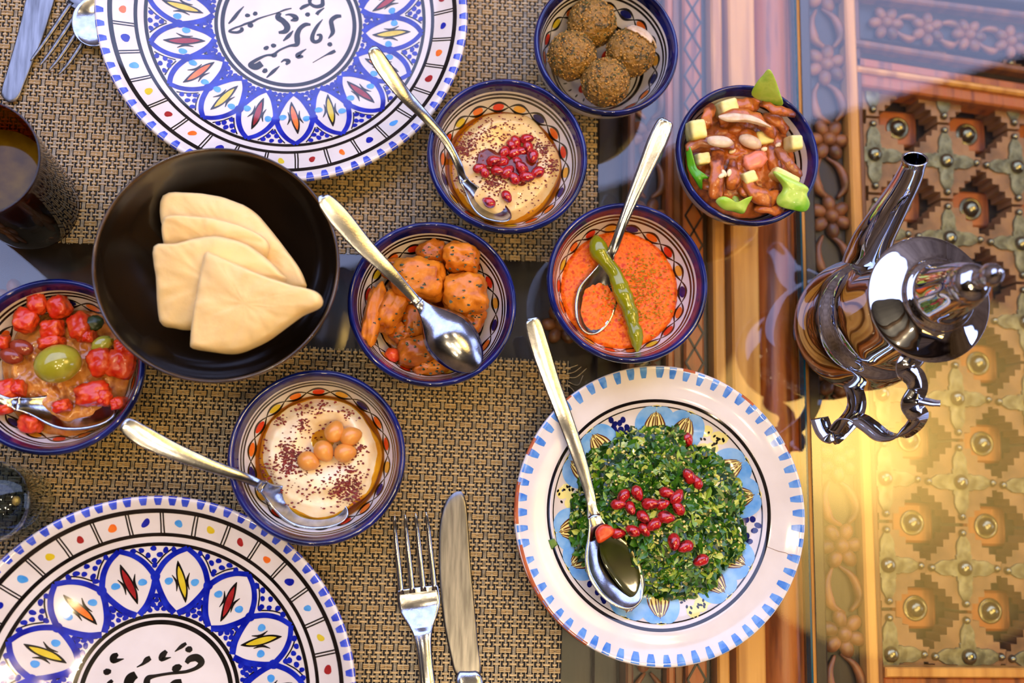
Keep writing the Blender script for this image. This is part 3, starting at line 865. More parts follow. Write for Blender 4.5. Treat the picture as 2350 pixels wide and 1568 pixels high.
# ---- small bowls
bowl_prof = [(0, .0070), (.012, .0072), (.024, .0098), (.034, .0165), (.0415, .0260), (.0465, .0370), (.0490, .0450), (.0503, .0500), (.0520, .0522), (.0537, .0510),
             (.0541, .0485), (.0532, .0440), (.0500, .0340), (.0440, .0225), (.0350, .0125), (.0275, .0075), (.0258, .0050), (.0262, .0004), (.0255, 0), (.0220, 0), (.0212, .0030), (0, .0030)]
def bowl(label, center, R, style='garland', rot=0.0):
    k = R/0.0541
    root = thing('small_bowl', label, 'bowl', (center[0], center[1], T+0.0018), group='cobalt rimmed bowls')
    sf = Surface([(r*k, z) for r, z in bowl_prof], 6); pt = Painter(sf)
    MB().add(lathe([tuple(p) for p in sf.P], 96)).build('bowl_body', M['glaze'], root, world=False)
    def S_(r): return sf.s_of_r(r*k)
    zi = S_(.0486)
    pt.ring('cobalt', zi, zi+.0146, 1, 128, rows=40, wob=.0003)
    if style == 'rings':
        for a, b in ((.0470, .0463), (.0450, .0441), (.0425, .0415), (.0395, .0383)):
            pt.ring('pblack', S_(b), S_(a), 1, 128, rows=1)
    else:
        for a, b in ((.0480, .0474), (.0469, .0462), (.0368, .0345), (.0332, .0320)):
            pt.ring('pblack', S_(b), S_(a), 1, 128, rows=1, wob=.00015)
        n = 18; sm = (S_(.0462)+S_(.0390))/2; A = .0040
        cyc = ['pred', 'porange', 'pnavy', 'pamber', 'pred', 'porange', 'pyellow']
        def sp(th, ss): return (th, ss)
        for j in range(n):
            a0 = rot+2*PI*j/n; d = 2*PI/n
            for sg in (1, -1):
                v = []; f = []; m = 12
                for i in range(m+1):
                    t = -0.12+1.24*i/m if sg > 0 else 1.24*i/m-0.12
                    ss = sm+sg*A*math.sin(PI*min(max(t, -0.2), 1.2)); w = .00092*(1-.70*abs(2*t-1)**2)+.00016
                    th = a0+d*t
                    v += [sf.pos(th, ss+w, .00016), sf.pos(th, ss-w, .00016)]
                f = [(2*i, 2*i+2, 2*i+3, 2*i+1) for i in range(m)]
                pt._m('pblack').add((v, f))
            th = a0+d/2; r0 = np.interp(sm, sf.S, sf.P[:, 0])
            v = [sf.pos(th, sm, .00012)]; q = 14
            for rr in (.5, 1):
                for i in range(q):
                    t = 2*PI*i/q
                    v.append(sf.pos(th+.0042*rr*math.cos(t)*(1+.1*math.sin(2*t+j))/r0, sm+.0030*rr*math.sin(t), .00012))
            f = [(0, 1+i, 1+(i+1) % q) for i in range(q)]+[(1+i, 1+q+i, 1+q+(i+1) % q, 1+(i+1) % q) for i in range(q)]
            pt._m(cyc[j % len(cyc)]).add((v, f))
        for j in range(26):
            th = 2*PI*j/26
            pt.dash('pblack', th, S_(.0250), S_(.0290), .022, 1, n=3)
        for j in range(8):
            th = 2*PI*j/8+rot
            pt.ell('pred' if j % 2 else 'pnavy', .017*k*math.cos(th), .017*k*math.sin(th), .0045, .0028, th, 1)
    pt.build(root, PNAMES)
    return root
BW = {}
def addbowl(key, label, c, R, style='garland', rot=0.0):
    BW[key] = (c[0], c[1], R)
    k = R/0.0541; reg(key, c, Surface([(r*k, z) for r, z in bowl_prof], 6))
    return bowl(label, c, R, style, rot)
addbowl('falafel', 'small blue rimmed bowl holding four falafel balls', (0.1399, 0.3108), 0.0503, rot=.2)
addbowl('shawarma', 'small blue rimmed bowl with plain black rings, filled with meat salad', (0.2372, 0.2369), 0.0503, 'rings')
addbowl('pom', 'blue rimmed bowl of pale dip with pomegranate seeds', (0.0719, 0.2294), 0.0535, rot=.1)
addbowl('potato', 'blue rimmed bowl of orange stewed potato chunks', (0.0234, 0.1279), 0.0540, rot=.3)
addbowl('dip', 'blue rimmed bowl of orange red pepper dip', (0.1517, 0.1453), 0.0540, rot=.5)
addbowl('hummus', 'blue rimmed bowl of hummus topped with chickpeas', (-0.0464, 0.0295), 0.0541, rot=.05)
addbowl('tomato', 'blue rimmed bowl of red tomato salad with an olive', (-0.2063, 0.0836), 0.0541, rot=.7)

# ---- black bread bowl
kp = [(0, .0360), (.020, .0368), (.035, .0412), (.046, .0480), (.0550, .0558), (.0620, .0645), (.0670, .0738), (.0697, .0815), (.0708, .0842), (.0718, .0832), (.0712, .0790), (.0655, .0610),
      (.0545, .0390), (.0420, .0190), (.0330, .0085), (.0310, .0055), (.0310, .0004), (.0300, 0), (.0260, 0), (.0250, .0040), (0, .0040)]
BLK = (-0.1063, 0.1425)
rb = thing('bread_bowl', 'large black brown glazed bowl holding folded flatbread', 'bowl', (BLK[0], BLK[1], T+0.0018))
sf = Surface(kp, 6); pt = Painter(sf)
reg('bread', BLK, sf)
MB().add(lathe([tuple(p) for p in sf.P], 128)).build('bowl_body', M['black_glaze'], rb, world=False)
pt.ring('black_rim', sf.s_of_r(.0700), sf.s_of_r(.0700)+.0052, 1, 128, rows=5, wob=.0003)  # brown band puts the rim's warm sheen into its colour
pt.build(rb, PNAMES)

# ---- tabbouleh plate
TR = 0.0989; TC = (0.1784, -0.0052)
tp = [(0, .0062), (.35*TR, .0064), (.55*TR, .0075), (.67*TR, .0110), (.745*TR, .0158), (.79*TR, .0178), (.87*TR, .0196), (.95*TR, .0224), (.985*TR, .0236), (TR, .0228),
      (.995*TR, .0205), (.93*TR, .0172), (.78*TR, .0128), (.65*TR, .0060), (.56*TR, .0020), (.54*TR, .0003), (.52*TR, 0), (.48*TR, 0), (.46*TR, .0026), (0, .0026)]
rt = thing('salad_plate', 'white rimmed plate with light blue edge dashes and chipped rim, holding green tabbouleh', 'plate', (TC[0], TC[1], T+0.0018))
sf = Surface(tp, 6); pt = Painter(sf)
reg('salad', TC, sf)
MB().add(lathe([tuple(p) for p in sf.P], 160)).build('plate_body', M['glaze'], rt, world=False)
rr = random.Random(12)
pt.ring('pblack', sf.s_of_r(.757*TR), sf.s_of_r(.778*TR), 1, 160, rows=2, wob=.0002)
pt.ring('pblack', sf.s_of_r(.725*TR), sf.s_of_r(.733*TR), 1, 160, rows=1)
for k in range(60):
    th = 2*PI*k/60+rr.uniform(-.008, .008)
    pt.dash('pdash2', th, sf.s_of_r((.918+rr.uniform(-.006, .006))*TR), sf.s_of_r(.996*TR)+.0025, .027*rr.uniform(.85, 1.1), 1, taper=.45)
for k in range(6):          # petals, dots and fans in the well
    th = 2*PI*k/6+.35
    for d in (-.17, .17):
        t0 = th+d
        def lc(r, t): return (TR*r*math.cos(t0+t), TR*r*math.sin(t0+t))
        pt.ell('ppale', *lc(.64, 0), .010, .008, t0, 1)
        for sg in (1, -1):
            pt.stroke('psky', [lc(.712, .0), lc(.69, sg*.10), lc(.62, sg*.17), (lc(.50, sg*.16))], [.003, .0075, .008, .005], 2, smooth=5)
            for q in (.03, .08, .12):
                pt.stroke('pbrown', [lc(.69, sg*q*.3), lc(.62, sg*q*.9), lc(.54, sg*q*1.25)], [.0004, .0011, .0004], 3, smooth=3)
        pt.stroke('pbrown', [lc(.70, 0), lc(.54, 0)], [.0005, .001], 3)
    for i in range(26):
        t = th+PI/6+rr.uniform(-.13, .13)+(.0 if k % 2 else 0); r = rr.uniform(.48, .71)*TR
        if k % 2: pt.ell('pnavy', r*math.cos(t), r*math.sin(t), .0023, .0019, rr.uniform(0, 3), 2, n=9)
        else:
            pt.ell('pblack', r*math.cos(t), r*math.sin(t), .0012, .0008, rr.uniform(0, 3), 3, n=7)
            if i % 4 == 0: pt.ell('ppale', r*math.cos(t+.03), r*math.sin(t+.03), .0045, .004, 0, 1, n=9)
sr = sf.s_of_r(.990*TR)
for a0, a1, w in ((192, 238, .0040), (168, 184, .0034), (150, 157, .003), (128, 133, .002), (75, 80, .0016), (48, 54, .0018), (24, 28, .0018)):
    pt.ring('terracotta', sr-w*.25, sr+w, 3, 24, math.radians(a0), math.radians(a1), rows=3, wob=.0005)
for th0 in (-17,):           # hairline crack
    t = math.radians(th0)
    pt.stroke('pbrown', [(TR*r*math.cos(t+d), TR*r*math.sin(t+d)) for r, d in ((.775, 0), (.85, -.008), (.90, -.004), (.945, -.012))], .0003, 2)
pt.build(rt, PNAMES)

# ------------------------------------------------------------------ cutlery
def sheet(P, w, dish, roll=0.0, cols=13, lift=None, ridge=0.0):
    """dished metal strip along P: half width w, sag dish (negative: crowned)"""
    P, tan = frame_path(P); m = len(P); v = []; f = []
    for i in range(m):
        s = np.cross(tan[i], (0, 0, 1.0)); s /= max(np.linalg.norm(s), 1e-9); u = np.cross(s, tan[i])
        r = roll[i] if hasattr(roll, '__len__') else roll
        s, u = s*math.cos(r)+u*math.sin(r), u*math.cos(r)-s*math.sin(r)
        for k in range(cols):
            q = -1+2*k/(cols-1)
            d = -dish[i]*(1-q*q)
            if ridge and dish[i] < 0: d += ridge*(1 if abs(abs(q)-.78) < .1 else 0)
            v.append(P[i]+s*q*w[i]+u*d)
    for i in range(m-1):
        for k in range(cols-1):
            a = i*cols+k
            f.append((a, a+1, a+cols+1, a+cols))
    return v, f
def solid(o, t):
    md = o.modifiers.new('thickness', 'SOLIDIFY'); md.thickness = t; md.offset = 0
    return o
def spoon(label, pts, wid, dish, split, roll=None, m='steel', name='serving_spoon', n=8, group='spoons in the dishes', ridge=0.0):
    """pts: (px, py, height) from handle end to bowl tip; wid and dish per point; split: index of the neck"""
    Q = np.array([tuple(at(*p)) for p in pts])
    rl = roll or [0]*len(pts)
    X = catmull(np.c_[Q, wid, dish, rl], n)
    X[:, 3] = np.maximum(X[:, 3], .0002)
    L = len(X)
    k = split*n
    dd = np.r_[0, np.cumsum(np.linalg.norm(np.diff(X[k:, :3], axis=0), axis=1))]
    B = np.stack([np.interp(np.linspace(0, dd[-1], 40), dd, X[k:, q]) for q in range(6)], 1)
    tt = 1-(1-np.linspace(0, 1, 40))**1.6
    B = np.stack([np.interp(tt, np.linspace(0, 1, 40), B[:, q]) for q in range(6)], 1)
    W_ = max(wid[split:]); w0 = X[k, 3]; D_ = dish[split+3]
    e = np.where(tt > .54, np.sqrt(np.maximum(0, 1-((tt-.54)/.46)**2)), 0)
    g_ = np.clip(tt/.54, 0, 1); g_ = np.sin(g_*PI/2)**2.0
    B[:, 3] = np.where(tt > .54, W_*e, w0+(W_-w0)*g_)+.0002
    B[:, 4] = D_*(B[:, 3]/W_)**1.5
    c = Q[split].copy()
    root = thing(name, label, 'spoon', (c[0], c[1], min(Q[:, 2])), group=group)
    h = MB().add(sheet(X[:k+2, :3], X[:k+2, 3], X[:k+2, 4], X[:k+2, 5], ridge=ridge)).build('handle', M[m], root)
    b = MB().add(sheet(B[:, :3], B[:, 3], B[:, 4], B[:, 5])).build('spoon_bowl', M[m], root)
    solid(h, .0016); solid(b, .0011)
    return root
HW = [.0006, .0045, .0062, .0052, .0036, .0027, .0026]      # handle half widths
def bowlw(L, k=1.0): return [w*k for w in (.0030, .0095, .0150, .0178, .0165, .0110, .0012)]
# potato bowl: spoon lying hollow side down
spoon('steel spoon lying hollow side down on the stewed potatoes',
      [(741, 455, .0918), (744, 459, .0918), (775, 495, .0873), (830, 560, .0785), (890, 620, .070), (935, 668, .0620), (958, 692, .0582), (975, 710, .0570), (998, 735, .0572), (1024, 765, .0572), (1052, 798, .0562), (1076, 830, .0548), (1089, 850, .0545)],
      [.0006, .0042, .0064, .0056, .0040, .0030, .0030, .0075, .0135, .0160, .0150, .0095, .0008], [-.0004]*6+[-.001, -.003, -.0060, -.0072, -.0060, -.003, -.0003], 6)
# pomegranate dip spoon
spoon('slim steel spoon standing in the pomegranate dip',
      [(852, 112, .083), (857, 118, .083), (880, 155, .0785), (925, 215, .070), (975, 268, .0593), (1020, 320, .0512), (1050, 375, .0435), (1064, 412, .0380), (1080, 434, .0350), (1099, 454, .0335), (1121, 473, .0335), (1143, 490, .0360), (1164, 506, .0415)],
      [.0006, .0038, .0052, .0044, .0032, .0025, .0024, .0030, .0075, .0098, .0105, .0085, .0008], [-.0006]*7+[.001, .003, .005, .005, .003, .0003], 7,
      roll=[0]*7+[.1, .3, .38, .38, .38, .38])
# dip spoon
spoon('steel spoon with a looped handle edge dipped in the orange pepper dip',
      [(1528, 278, .080), (1526, 283, .080), (1508, 325, .0745), (1478, 395, .0650), (1452, 455, .0572), (1430, 510, .0505), (1412, 560, .0445), (1397, 592, .0405), (1387, 620, .0350), (1377, 660, .0318), (1367, 698, .0306), (1358, 734, .0306), (1350, 766, .0312)],
      [.0006, .0048, .0060, .0048, .0036, .0028, .0026, .0036, .0090, .0140, .0145, .0100, .0008], [-.0006]*7+[.001, .003, .0055, .006, .003, .0003], 7,
      roll=[0]*8+[.1, .15, .15, .15, .15], ridge=.0005)
# hummus spoon
spoon('steel spoon resting in the oil of the chickpea hummus',
      [(284, 972, .079), (290, 976, .079), (330, 1002, .0755), (400, 1036, .0690), (480, 1068, .0608), (550, 1092, .0532), (588, 1108, .0470), (602, 1116, .043), (630, 1136, .0350), (668, 1154, .0315), (710, 1166, .0300), (754, 1174, .0300), (798, 1182, .0310)],
      [.0006, .0044, .0058, .0048, .0036, .0028, .0026, .0036, .0085, .0130, .0135, .0090, .0008], [-.0006]*7+[.001, .003, .005, .0055, .003, .0003], 7,
      roll=[0]*7+[.1, .3, .38, .38, .38, .38])
# tomato spoon
spoon('steel spoon lying along the edge of the tomato salad',
      [(-230, 800, .082), (-224, 803, .082), (-170, 830, .0740), (-110, 860, .0620), (-60, 888, .0532), (-20, 908, .0480), (15, 922, .0448), (36, 926, .043), (72, 932, .0380), (116, 938, .0355), (164, 942, .0350), (214, 945, .0355), (264, 948, .0375)],
      [.0006, .0044, .0058, .0048, .0036, .0028, .0026, .0040, .0090, .0125, .0130, .0090, .0008], [-.0006]*7+[.001, .003, .005, .005, .003, .0003], 7,
      roll=[0]*7+[.1, .3, .38, .38, .38, .38])
# tabbouleh spoon
spoon('long steel spoon propped on the salad plate with its bowl full of dressing',
      [(1221, 735, .0365), (1223, 740, .0365), (1240, 800, .0335), (1268, 885, .0290), (1298, 965, .0256), (1328, 1050, .0256), (1352, 1130, .0256), (1362, 1180, .0256), (1376, 1225, .0256), (1392, 1270, .0256), (1416, 1320, .0256), (1445, 1365, .0258), (1464, 1388, .0262)],
      [.0006, .0052, .0062, .0054, .0050, .0044, .0032, .0040, .0105, .0165, .0175, .0115, .0010], [-.0006]*7+[.001, .0035, .0065, .007, .004, .0003], 7,
      roll=[0]*7+[.05, .1, .15, .15, .15, .15])

def fork(label, base, direc, tip_rise=.006, width=.0270, L=.19, m='steel', group='forks', z0=.0045, bent=0.0):
    """base: world point of the tine tips' middle; direc: angle of the handle"""
    root = thing('fork', label, 'fork', (base.x, base.y, T+z0), direc, group)
    hb = MB()
    t = np.array([.048, .053, .060, .067, .076, .088, .110, .150, .180, .188, .190])
    w = np.array([.0132, .0138, .0134, .0105, .0062, .0042, .0044, .0070, .0100, .0080, .0010])*width/.027
    z = np.array([.001, .0, .0, .002, .0045, .0065, .0075, .006, .003, .0018, .0015])
    X = catmull(np.c_[t, 0*t, z, w], 5)
    cr = np.where(X[:, 0] > .075, -.0012, .001)
    o = hb.add(sheet(X[:, :3], np.maximum(X[:, 3], .0003), cr, ridge=.0005)).build('handle', M[m], root, world=False); solid(o, .0018)
    for k in range(4):
        y = (k-1.5)*.0073*width/.027
        P = catmull([(0.0, y*.95, tip_rise+.001), (.012, y, tip_rise*.45), (.03, y, .0005), (.051, y, .0006)], 6)
        r = np.interp(np.linspace(0, 1, len(P)), [0, .08, .5, 1], [.0004, .0010, .0016, .0020])
        MB().add(tube(P, r, 8, flat=.62)).build('tine', M[m], root, world=False)
    return root
a = at(941, 1180, .006); b = at(984, 1600, .006)
fork('steel dinner fork lying beside the knife on the woven mat', a, math.atan2(b.y-a.y, b.x-a.x))
a = at(100, 155, .008); b = at(182, 20, .008)
fork('steel fork propped across the knife beside the whole patterned plate', a, math.atan2(b.y-a.y, b.x-a.x)-.05, m='steel_dull', z0=.0042, tip_rise=.0015)

def knife(label, blade, handle, h, m='steel_dull'):
    c = at(*blade[0], h)
    root = thing('table_knife', label, 'knife', (c.x, c.y, T+.0018), group='table knives')
    MB().add(slab([at(x, y, h) for x, y in blade], .0016, edge=.12, n=90, sm=5)).build('blade', M[m], root, angle=.6)
    MB().add(slab([at(x, y, h+.0012) for x, y in handle], .0062, edge=.5, n=60, sm=5)).build('handle', M['steel'], root)
    return root
knife('steel table knife with a rounded tip lying beside the fork on the woven mat',
      [(1058, 1128), (1040, 1133), (1023, 1152), (1012, 1185), (1007, 1230), (1008, 1320), (1017, 1420), (1032, 1500), (1047, 1552), (1075, 1556), (1103, 1550), (1097, 1480), (1088, 1380), (1080, 1290), (1074, 1200), (1069, 1150)],
      [(1047, 1550), (1075, 1542), (1105, 1550), (1117, 1640), (1130, 1760), (1123, 1860), (1093, 1880), (1065, 1860), (1060, 1740), (1053, 1630)], .0037)
knife('steel table knife with a long pale blade beside the amber tumbler',
      [(2, 212), (10, 228), (24, 236), (42, 226), (58, 190), (78, 140), (98, 90), (114, 40), (126, 0), (138, -40), (86, -52), (62, -10), (50, 40), (34, 100), (14, 170)],
      [(138, -40), (152, -110), (172, -200), (160, -250), (120, -250), (98, -180), (86, -110), (86, -46), (112, -36)], .0038)
spoon('steel table spoon tucked under the rim of the whole patterned plate',
      [(345, -300, .0116), (343, -296, .0116), (332, -270, .0126), (312, -210, .0146), (292, -150, .0151), (272, -95, .0149), (258, -55, .0139), (248, -32, .0126), (238, -5, .0119), (226, 30, .0113), (214, 68, .0109), (205, 94, .0107), (201, 104, .0107)],
      [.0006, .0052, .0066, .0056, .0042, .0034, .0030, .0040, .0105, .0160, .0160, .0098, .0008], [-.0006]*7+[.001, .0025, .0042, .0042, .0022, .0003], 7, m='steel', name='table_spoon', group=None)

# ------------------------------------------------------------------ glasses
c = at(79, 476, 0)
g = thing('amber_tumbler', 'amber glass tumbler of dark drink beside the bread bowl', 'glass', (c.x, c.y, T+.0018))
MB().add(lathe([tuple(p) for p in catmull([(0, .008), (.024, .0085), (.0285, .013), (.0318, .05), (.0338, .088), (.0345, .0945), (.0352, .0955), (.0358, .0945), (.0350, .086), (.0330, .048), (.0312, .012), (.0300, .002), (.027, 0), (0, 0)], 5)], 72)).build('glass_wall', M['amber_glass'], g, world=False)
MB().add(lathe([(0, .060), (.020, .0602), (.0306, .0608), (.0302, .05), (.0292, .03), (.0275, .013), (.02, .0098), (0, .0095)], 56)).build('drink', M['tea'], g, world=False)
MB().add(blob((-.020, .004, .0610), (.010, .007, .005), rz=.6, amp=.15, sub=3)).build('fruit_slice', mat('red fruit', (150, 26, 14), (190, 60, 24), scale=150, rough=.25), g, world=False)
c = at(-24, 1152, .05)
g = thing('small_tumbler', 'small clear glass tumbler beside the half seen plate and the tomato salad', 'glass', (c.x-.0, c.y, T+.0018))
MB().add(lathe([tuple(p) for p in catmull([(0, .010), (.016, .0105), (.0190, .014), (.0215, .04), (.0232, .054), (.0240, .056), (.0250, .0545), (.0242, .040), (.0225, .012), (.0215, .002), (.019, 0), (0, 0)], 5)], 64)).build('glass_wall', M['clear_glass'], g, world=False)
MB().add(lathe([(0, .044), (.0212, .0442), (.0205, .03), (.0182, .0145), (.015, .0112), (0, .0108)], 48)).build('water', glassmat('still water', (190, 202, 220), 1.5), g, world=False)

# ------------------------------------------------------------------ chrome teapot
TP = Vector((0.3235, 0.1245, T))
tea = thing('teapot', 'chrome teapot with tall finial lid, curved spout and ribbon handle, on the studded door table', 'teapot', TP)
bodyp = catmull([(0, .0018), (.030, .0014), (.0345, .0), (.0365, .0012), (.0362, .004), (.0395, .008), (.0448, .018), (.0466, .030), (.0455, .042), (.0425, .053), (.0368, .0595), (.0338, .066), (.0326, .078), (.0322, .092), (.0328, .104), (.0348, .1118), (.0368, .1148), (.0350, .1162), (.0300, .1160)], 6)
MB().add(lathe([tuple(p) for p in bodyp], 96)).build('pot_body', M['chrome'], tea, world=False)
lidp = catmull([(.0385, .1160), (.0394, .1175), (.0382, .1190), (.0320, .1225), (.0255, .1262), (.0225, .1285), (.0222, .1310), (.0200, .1330), (.0185, .1350), (.0165, .1440), (.0142, .1540), (.0128, .1590), (.0120, .1610), (.0118, .1625), (.0105, .1660), (.0075, .1690), (.0050, .1706), (.0042, .1722)], 6)
lid = MB().add(lathe([tuple(p) for p in reversed(lidp)], 96)).build('lid', M['chrome'], tea, world=False)
fin = catmull([(.0042, .1715), (.0052, .1735), (.0050, .1750), (.0044, .1762), (.0060, .1790), (.0066, .1822), (.0056, .1858), (.0034, .1885), (.0016, .1900), (.0014, .1915), (0, .1922)], 5)
MB().add(lathe([tuple(p) for p in reversed(fin)], 48)).build('finial', M['chrome'], lid, world=False)
# spout
sp_px = [(1978, 640, .040), (1992, 590, .052), (2006, 548, .066), (2030, 505, .080), (2058, 458, .093), (2082, 415, .104), (2096, 380, .112), (2100, 364, .116)]
P = catmull([tuple(at(*p)-TP) for p in sp_px], 6)
r = np.interp(np.linspace(0, 1, len(P)), [0, .15, .35, .6, .85, 1], [.0160, .0150, .0118, .0088, .0070, .0074])
spv, spf = tube(P, r, 24, up=(1, 0, .3), caps=False)
so = MB().add((spv, spf)).build('spout', M['chrome'], tea, world=False); solid(so, .001)
# ribbon handle: flat strap in a vertical plane on the far side from the spout
def ribbon(pts, half, n=8, th=.0016):
    Q = catmull([tuple(at(*p)-TP) for p in pts], n)
    side = np.array([0.93, 0.36, 0.0]); side /= np.linalg.norm(side)
    v = []; f = []
    P, tan = frame_path(Q)
    for p, t in zip(P, tan):
        s = np.cross(t, np.array([1.0, 0.25, 0.0])); s = s/max(np.linalg.norm(s), 1e-9)
        s2 = np.cross(t, s); s2 /= np.linalg.norm(s2)
        v += [p+s2*half, p-s2*half]
    for i in range(len(P)-1): f.append((2*i, 2*i+1, 2*i+3, 2*i+2))
    return v, f
hd = [(2090, 820, .112), (2078, 845, .110), (2100, 868, .106), (2106, 895, .103), (2090, 925, .100), (2100, 945, .098), (2108, 960, .095), (2090, 985, .090), (2060, 1002, .085), (2025, 1000, .078), (1995, 978, .071), (1968, 962, .065), (1940, 968, .060), (1918, 995, .055)]
o = MB().add(ribbon(hd, .0065)).build('handle', M['chrome'], tea, world=False); solid(o, .0016)
hd2 = [(1945, 868, .028), (1962, 900, .034), (1966, 930, .040), (1955, 958, .046), (1930, 985, .050), (1908, 1002, .051), (1892, 990, .048), (1880, 960, .044)]
o = MB().add(ribbon(hd2, .0062)).build('handle_scroll', M['chrome'], tea, world=False); solid(o, .0016)
o = MB().add(ribbon([(2108, 918, .100), (2125, 922, .102), (2142, 925, .104), (2158, 926, .106)], .003)).build('thumb_tab', M['chrome'], tea, world=False); solid(o, .0014)
# lid hinge
p = at(2125, 800, .117)-TP
hb = MB().add(box((p.x, p.y, p.z-.002), (.016, .010, .008), rz=.25, bev=.002)).build('hinge', M['chrome'], tea, smooth=False, world=False)
p2 = at(2150, 765, .123)-TP
MB().add(ribbon([(2145, 745, .126), (2140, 768, .127), (2132, 790, .124), (2128, 812, .116)], .0068)).build('hinge_strap', M['chrome'], tea, world=False)
for sx in (-1, 1):
    MB().add(blob((p.x+sx*.0085*math.cos(.25), p.y+sx*.0085*math.sin(.25), p.z-.002), (.002, .0024, .0024), rz=.25, sub=2)).build('rivet', M['shade'], hb, world=False)

# ------------------------------------------------------------------ food
F = {}
F['bread'] = mat('soft flatbread', (242, 208, 142), (224, 172, 92), scale=32, rough=.65, bump=.35, bscale=160, sss=.15, c3=(242, 212, 148), lo=.3, hi=.78)
F['falafel'] = mat('fried herb crust', (104, 76, 20), (58, 50, 12), scale=210, rough=.5, bump=1.0, bscale=420, c3=(158, 116, 44), bdist=.002)
F['crumb'] = mat('golden crumb', (186, 140, 58), (150, 100, 34), scale=300, rough=.5)
F['crumb_green'] = mat('dark herb crumb', (84, 82, 22), (56, 44, 14), scale=300, rough=.5)
F['cream'] = mat('white sauce', (224, 200, 170), (190, 150, 108), scale=140, rough=.25, lo=.45, hi=.75)
F['hummus'] = mat('hummus', (240, 220, 178), (228, 200, 146), scale=55, rough=.32, bump=.25, bscale=170, coat=.25, sss=.12, c3=(243, 228, 194))
F['baba'] = mat('smoky pale dip', (236, 210, 152), (220, 184, 116), scale=70, rough=.32, bump=.35, bscale=240, coat=.25, sss=.12)
F['oil'] = glassmat('golden oil', (238, 208, 96), 1.47)
F['sumac'] = mat('dark red spice', (128, 28, 18), (88, 16, 12), scale=300, rough=.55)
F['chickpea'] = mat('cooked chickpea', (226, 158, 74), (210, 134, 52), scale=90, rough=.3, coat=.2, sss=.15)
F['seed'] = mat('pomegranate flesh', (136, 6, 14), (80, 2, 8), scale=220, rough=.1, coat=.6, sss=.2, c3=(186, 34, 36))
F['molasses'] = mat('dark syrup', (84, 26, 10), (120, 48, 18), scale=160, rough=.12, coat=.2)
F['potato'] = mat('stewed potato in orange sauce', (210, 124, 22), (170, 86, 10), scale=95, rough=.32, coat=.08, spec=.35, bump=.3, bscale=220, sss=.12, c3=(212, 124, 32))
F['potato2'] = mat('browner stewed potato', (186, 104, 20), (142, 68, 10), scale=95, rough=.32, coat=.08, spec=.35, bump=.3, bscale=220, sss=.12)
F['herb'] = mat('dark herb flake', (44, 58, 14), (28, 38, 10), scale=200, rough=.4)
F['dip'] = mat('orange pepper dip', (226, 80, 4), (204, 54, 2), scale=300, rough=.35, coat=.0, spec=.3, bump=.55, bscale=520, c3=(244, 120, 20))
F['nut'] = mat('chopped nut', (196, 156, 44), (150, 116, 28), scale=300, rough=.4)
F['chili'] = mat('pickled green chilli', (150, 150, 14), (122, 126, 8), scale=50, rough=.15, coat=.6, sss=.15)
F['meat'] = mat('sauced roast meat', (172, 88, 26), (112, 48, 12), scale=110, rough=.3, coat=.25, bump=.5, bscale=260, c3=(188, 104, 40))
F['meat2'] = mat('lighter roast meat', (176, 104, 52), (134, 70, 28), scale=110, rough=.3, coat=.35, bump=.5, bscale=260)
F['avocado'] = mat('pale yellow cube', (232, 214, 110), (214, 204, 96), scale=60, rough=.35, sss=.15, c3=(236, 224, 150))
F['lettuce'] = mat('light green lettuce', (150, 204, 48), (104, 178, 30), scale=45, rough=.32, coat=.2, sss=.1, c3=(186, 220, 96))
F['lettuce2'] = mat('bright green lettuce', (92, 176, 26), (70, 150, 18), scale=45, rough=.32, coat=.2, sss=.1)
F['sesame'] = mat('sesame seed', (240, 220, 176), rough=.4)
F['pink'] = mat('pink pickle', (232, 142, 104), (220, 112, 80), scale=100, rough=.3, coat=.2)
F['tomato'] = mat('red tomato', (196, 38, 10), (160, 18, 4), scale=110, rough=.3, coat=.1, c3=(212, 78, 26), bump=.3, bscale=160)
F['mash'] = mat('orange vegetable mash', (190, 116, 44), (150, 80, 20), scale=110, rough=.25, coat=.45, bump=.6, bscale=230, c3=(206, 140, 66))
F['bean'] = mat('reddish bean', (150, 62, 36), (120, 40, 22), scale=80, rough=.2, coat=.4)
F['olive'] = mat('green olive', (150, 146, 34), (128, 126, 22), scale=60, rough=.15, coat=.6, sss=.1, c3=(164, 160, 54))
F['pars_d'] = mat('dark parsley', (26, 66, 10), (12, 44, 6), scale=160, rough=.32, coat=.25)
F['pars_m'] = mat('mid parsley', (64, 116, 20), (40, 90, 12), scale=160, rough=.32, coat=.25)
F['pars_l'] = mat('light parsley stem', (150, 176, 52), (112, 152, 32), scale=160, rough=.3, coat=.25)
F['pars_p'] = mat('pale cucumber bit', (196, 206, 104), (170, 190, 78), scale=160, rough=.3, coat=.3, sss=.1)
F['bulgur'] = mat('bulgur grain', (226, 212, 128), (204, 186, 92), scale=200, rough=.3, coat=.2, sss=.1)
F['dressing'] = mat('dark green dressing', (26, 32, 4), (44, 50, 8), scale=80, rough=.04, coat=.7)

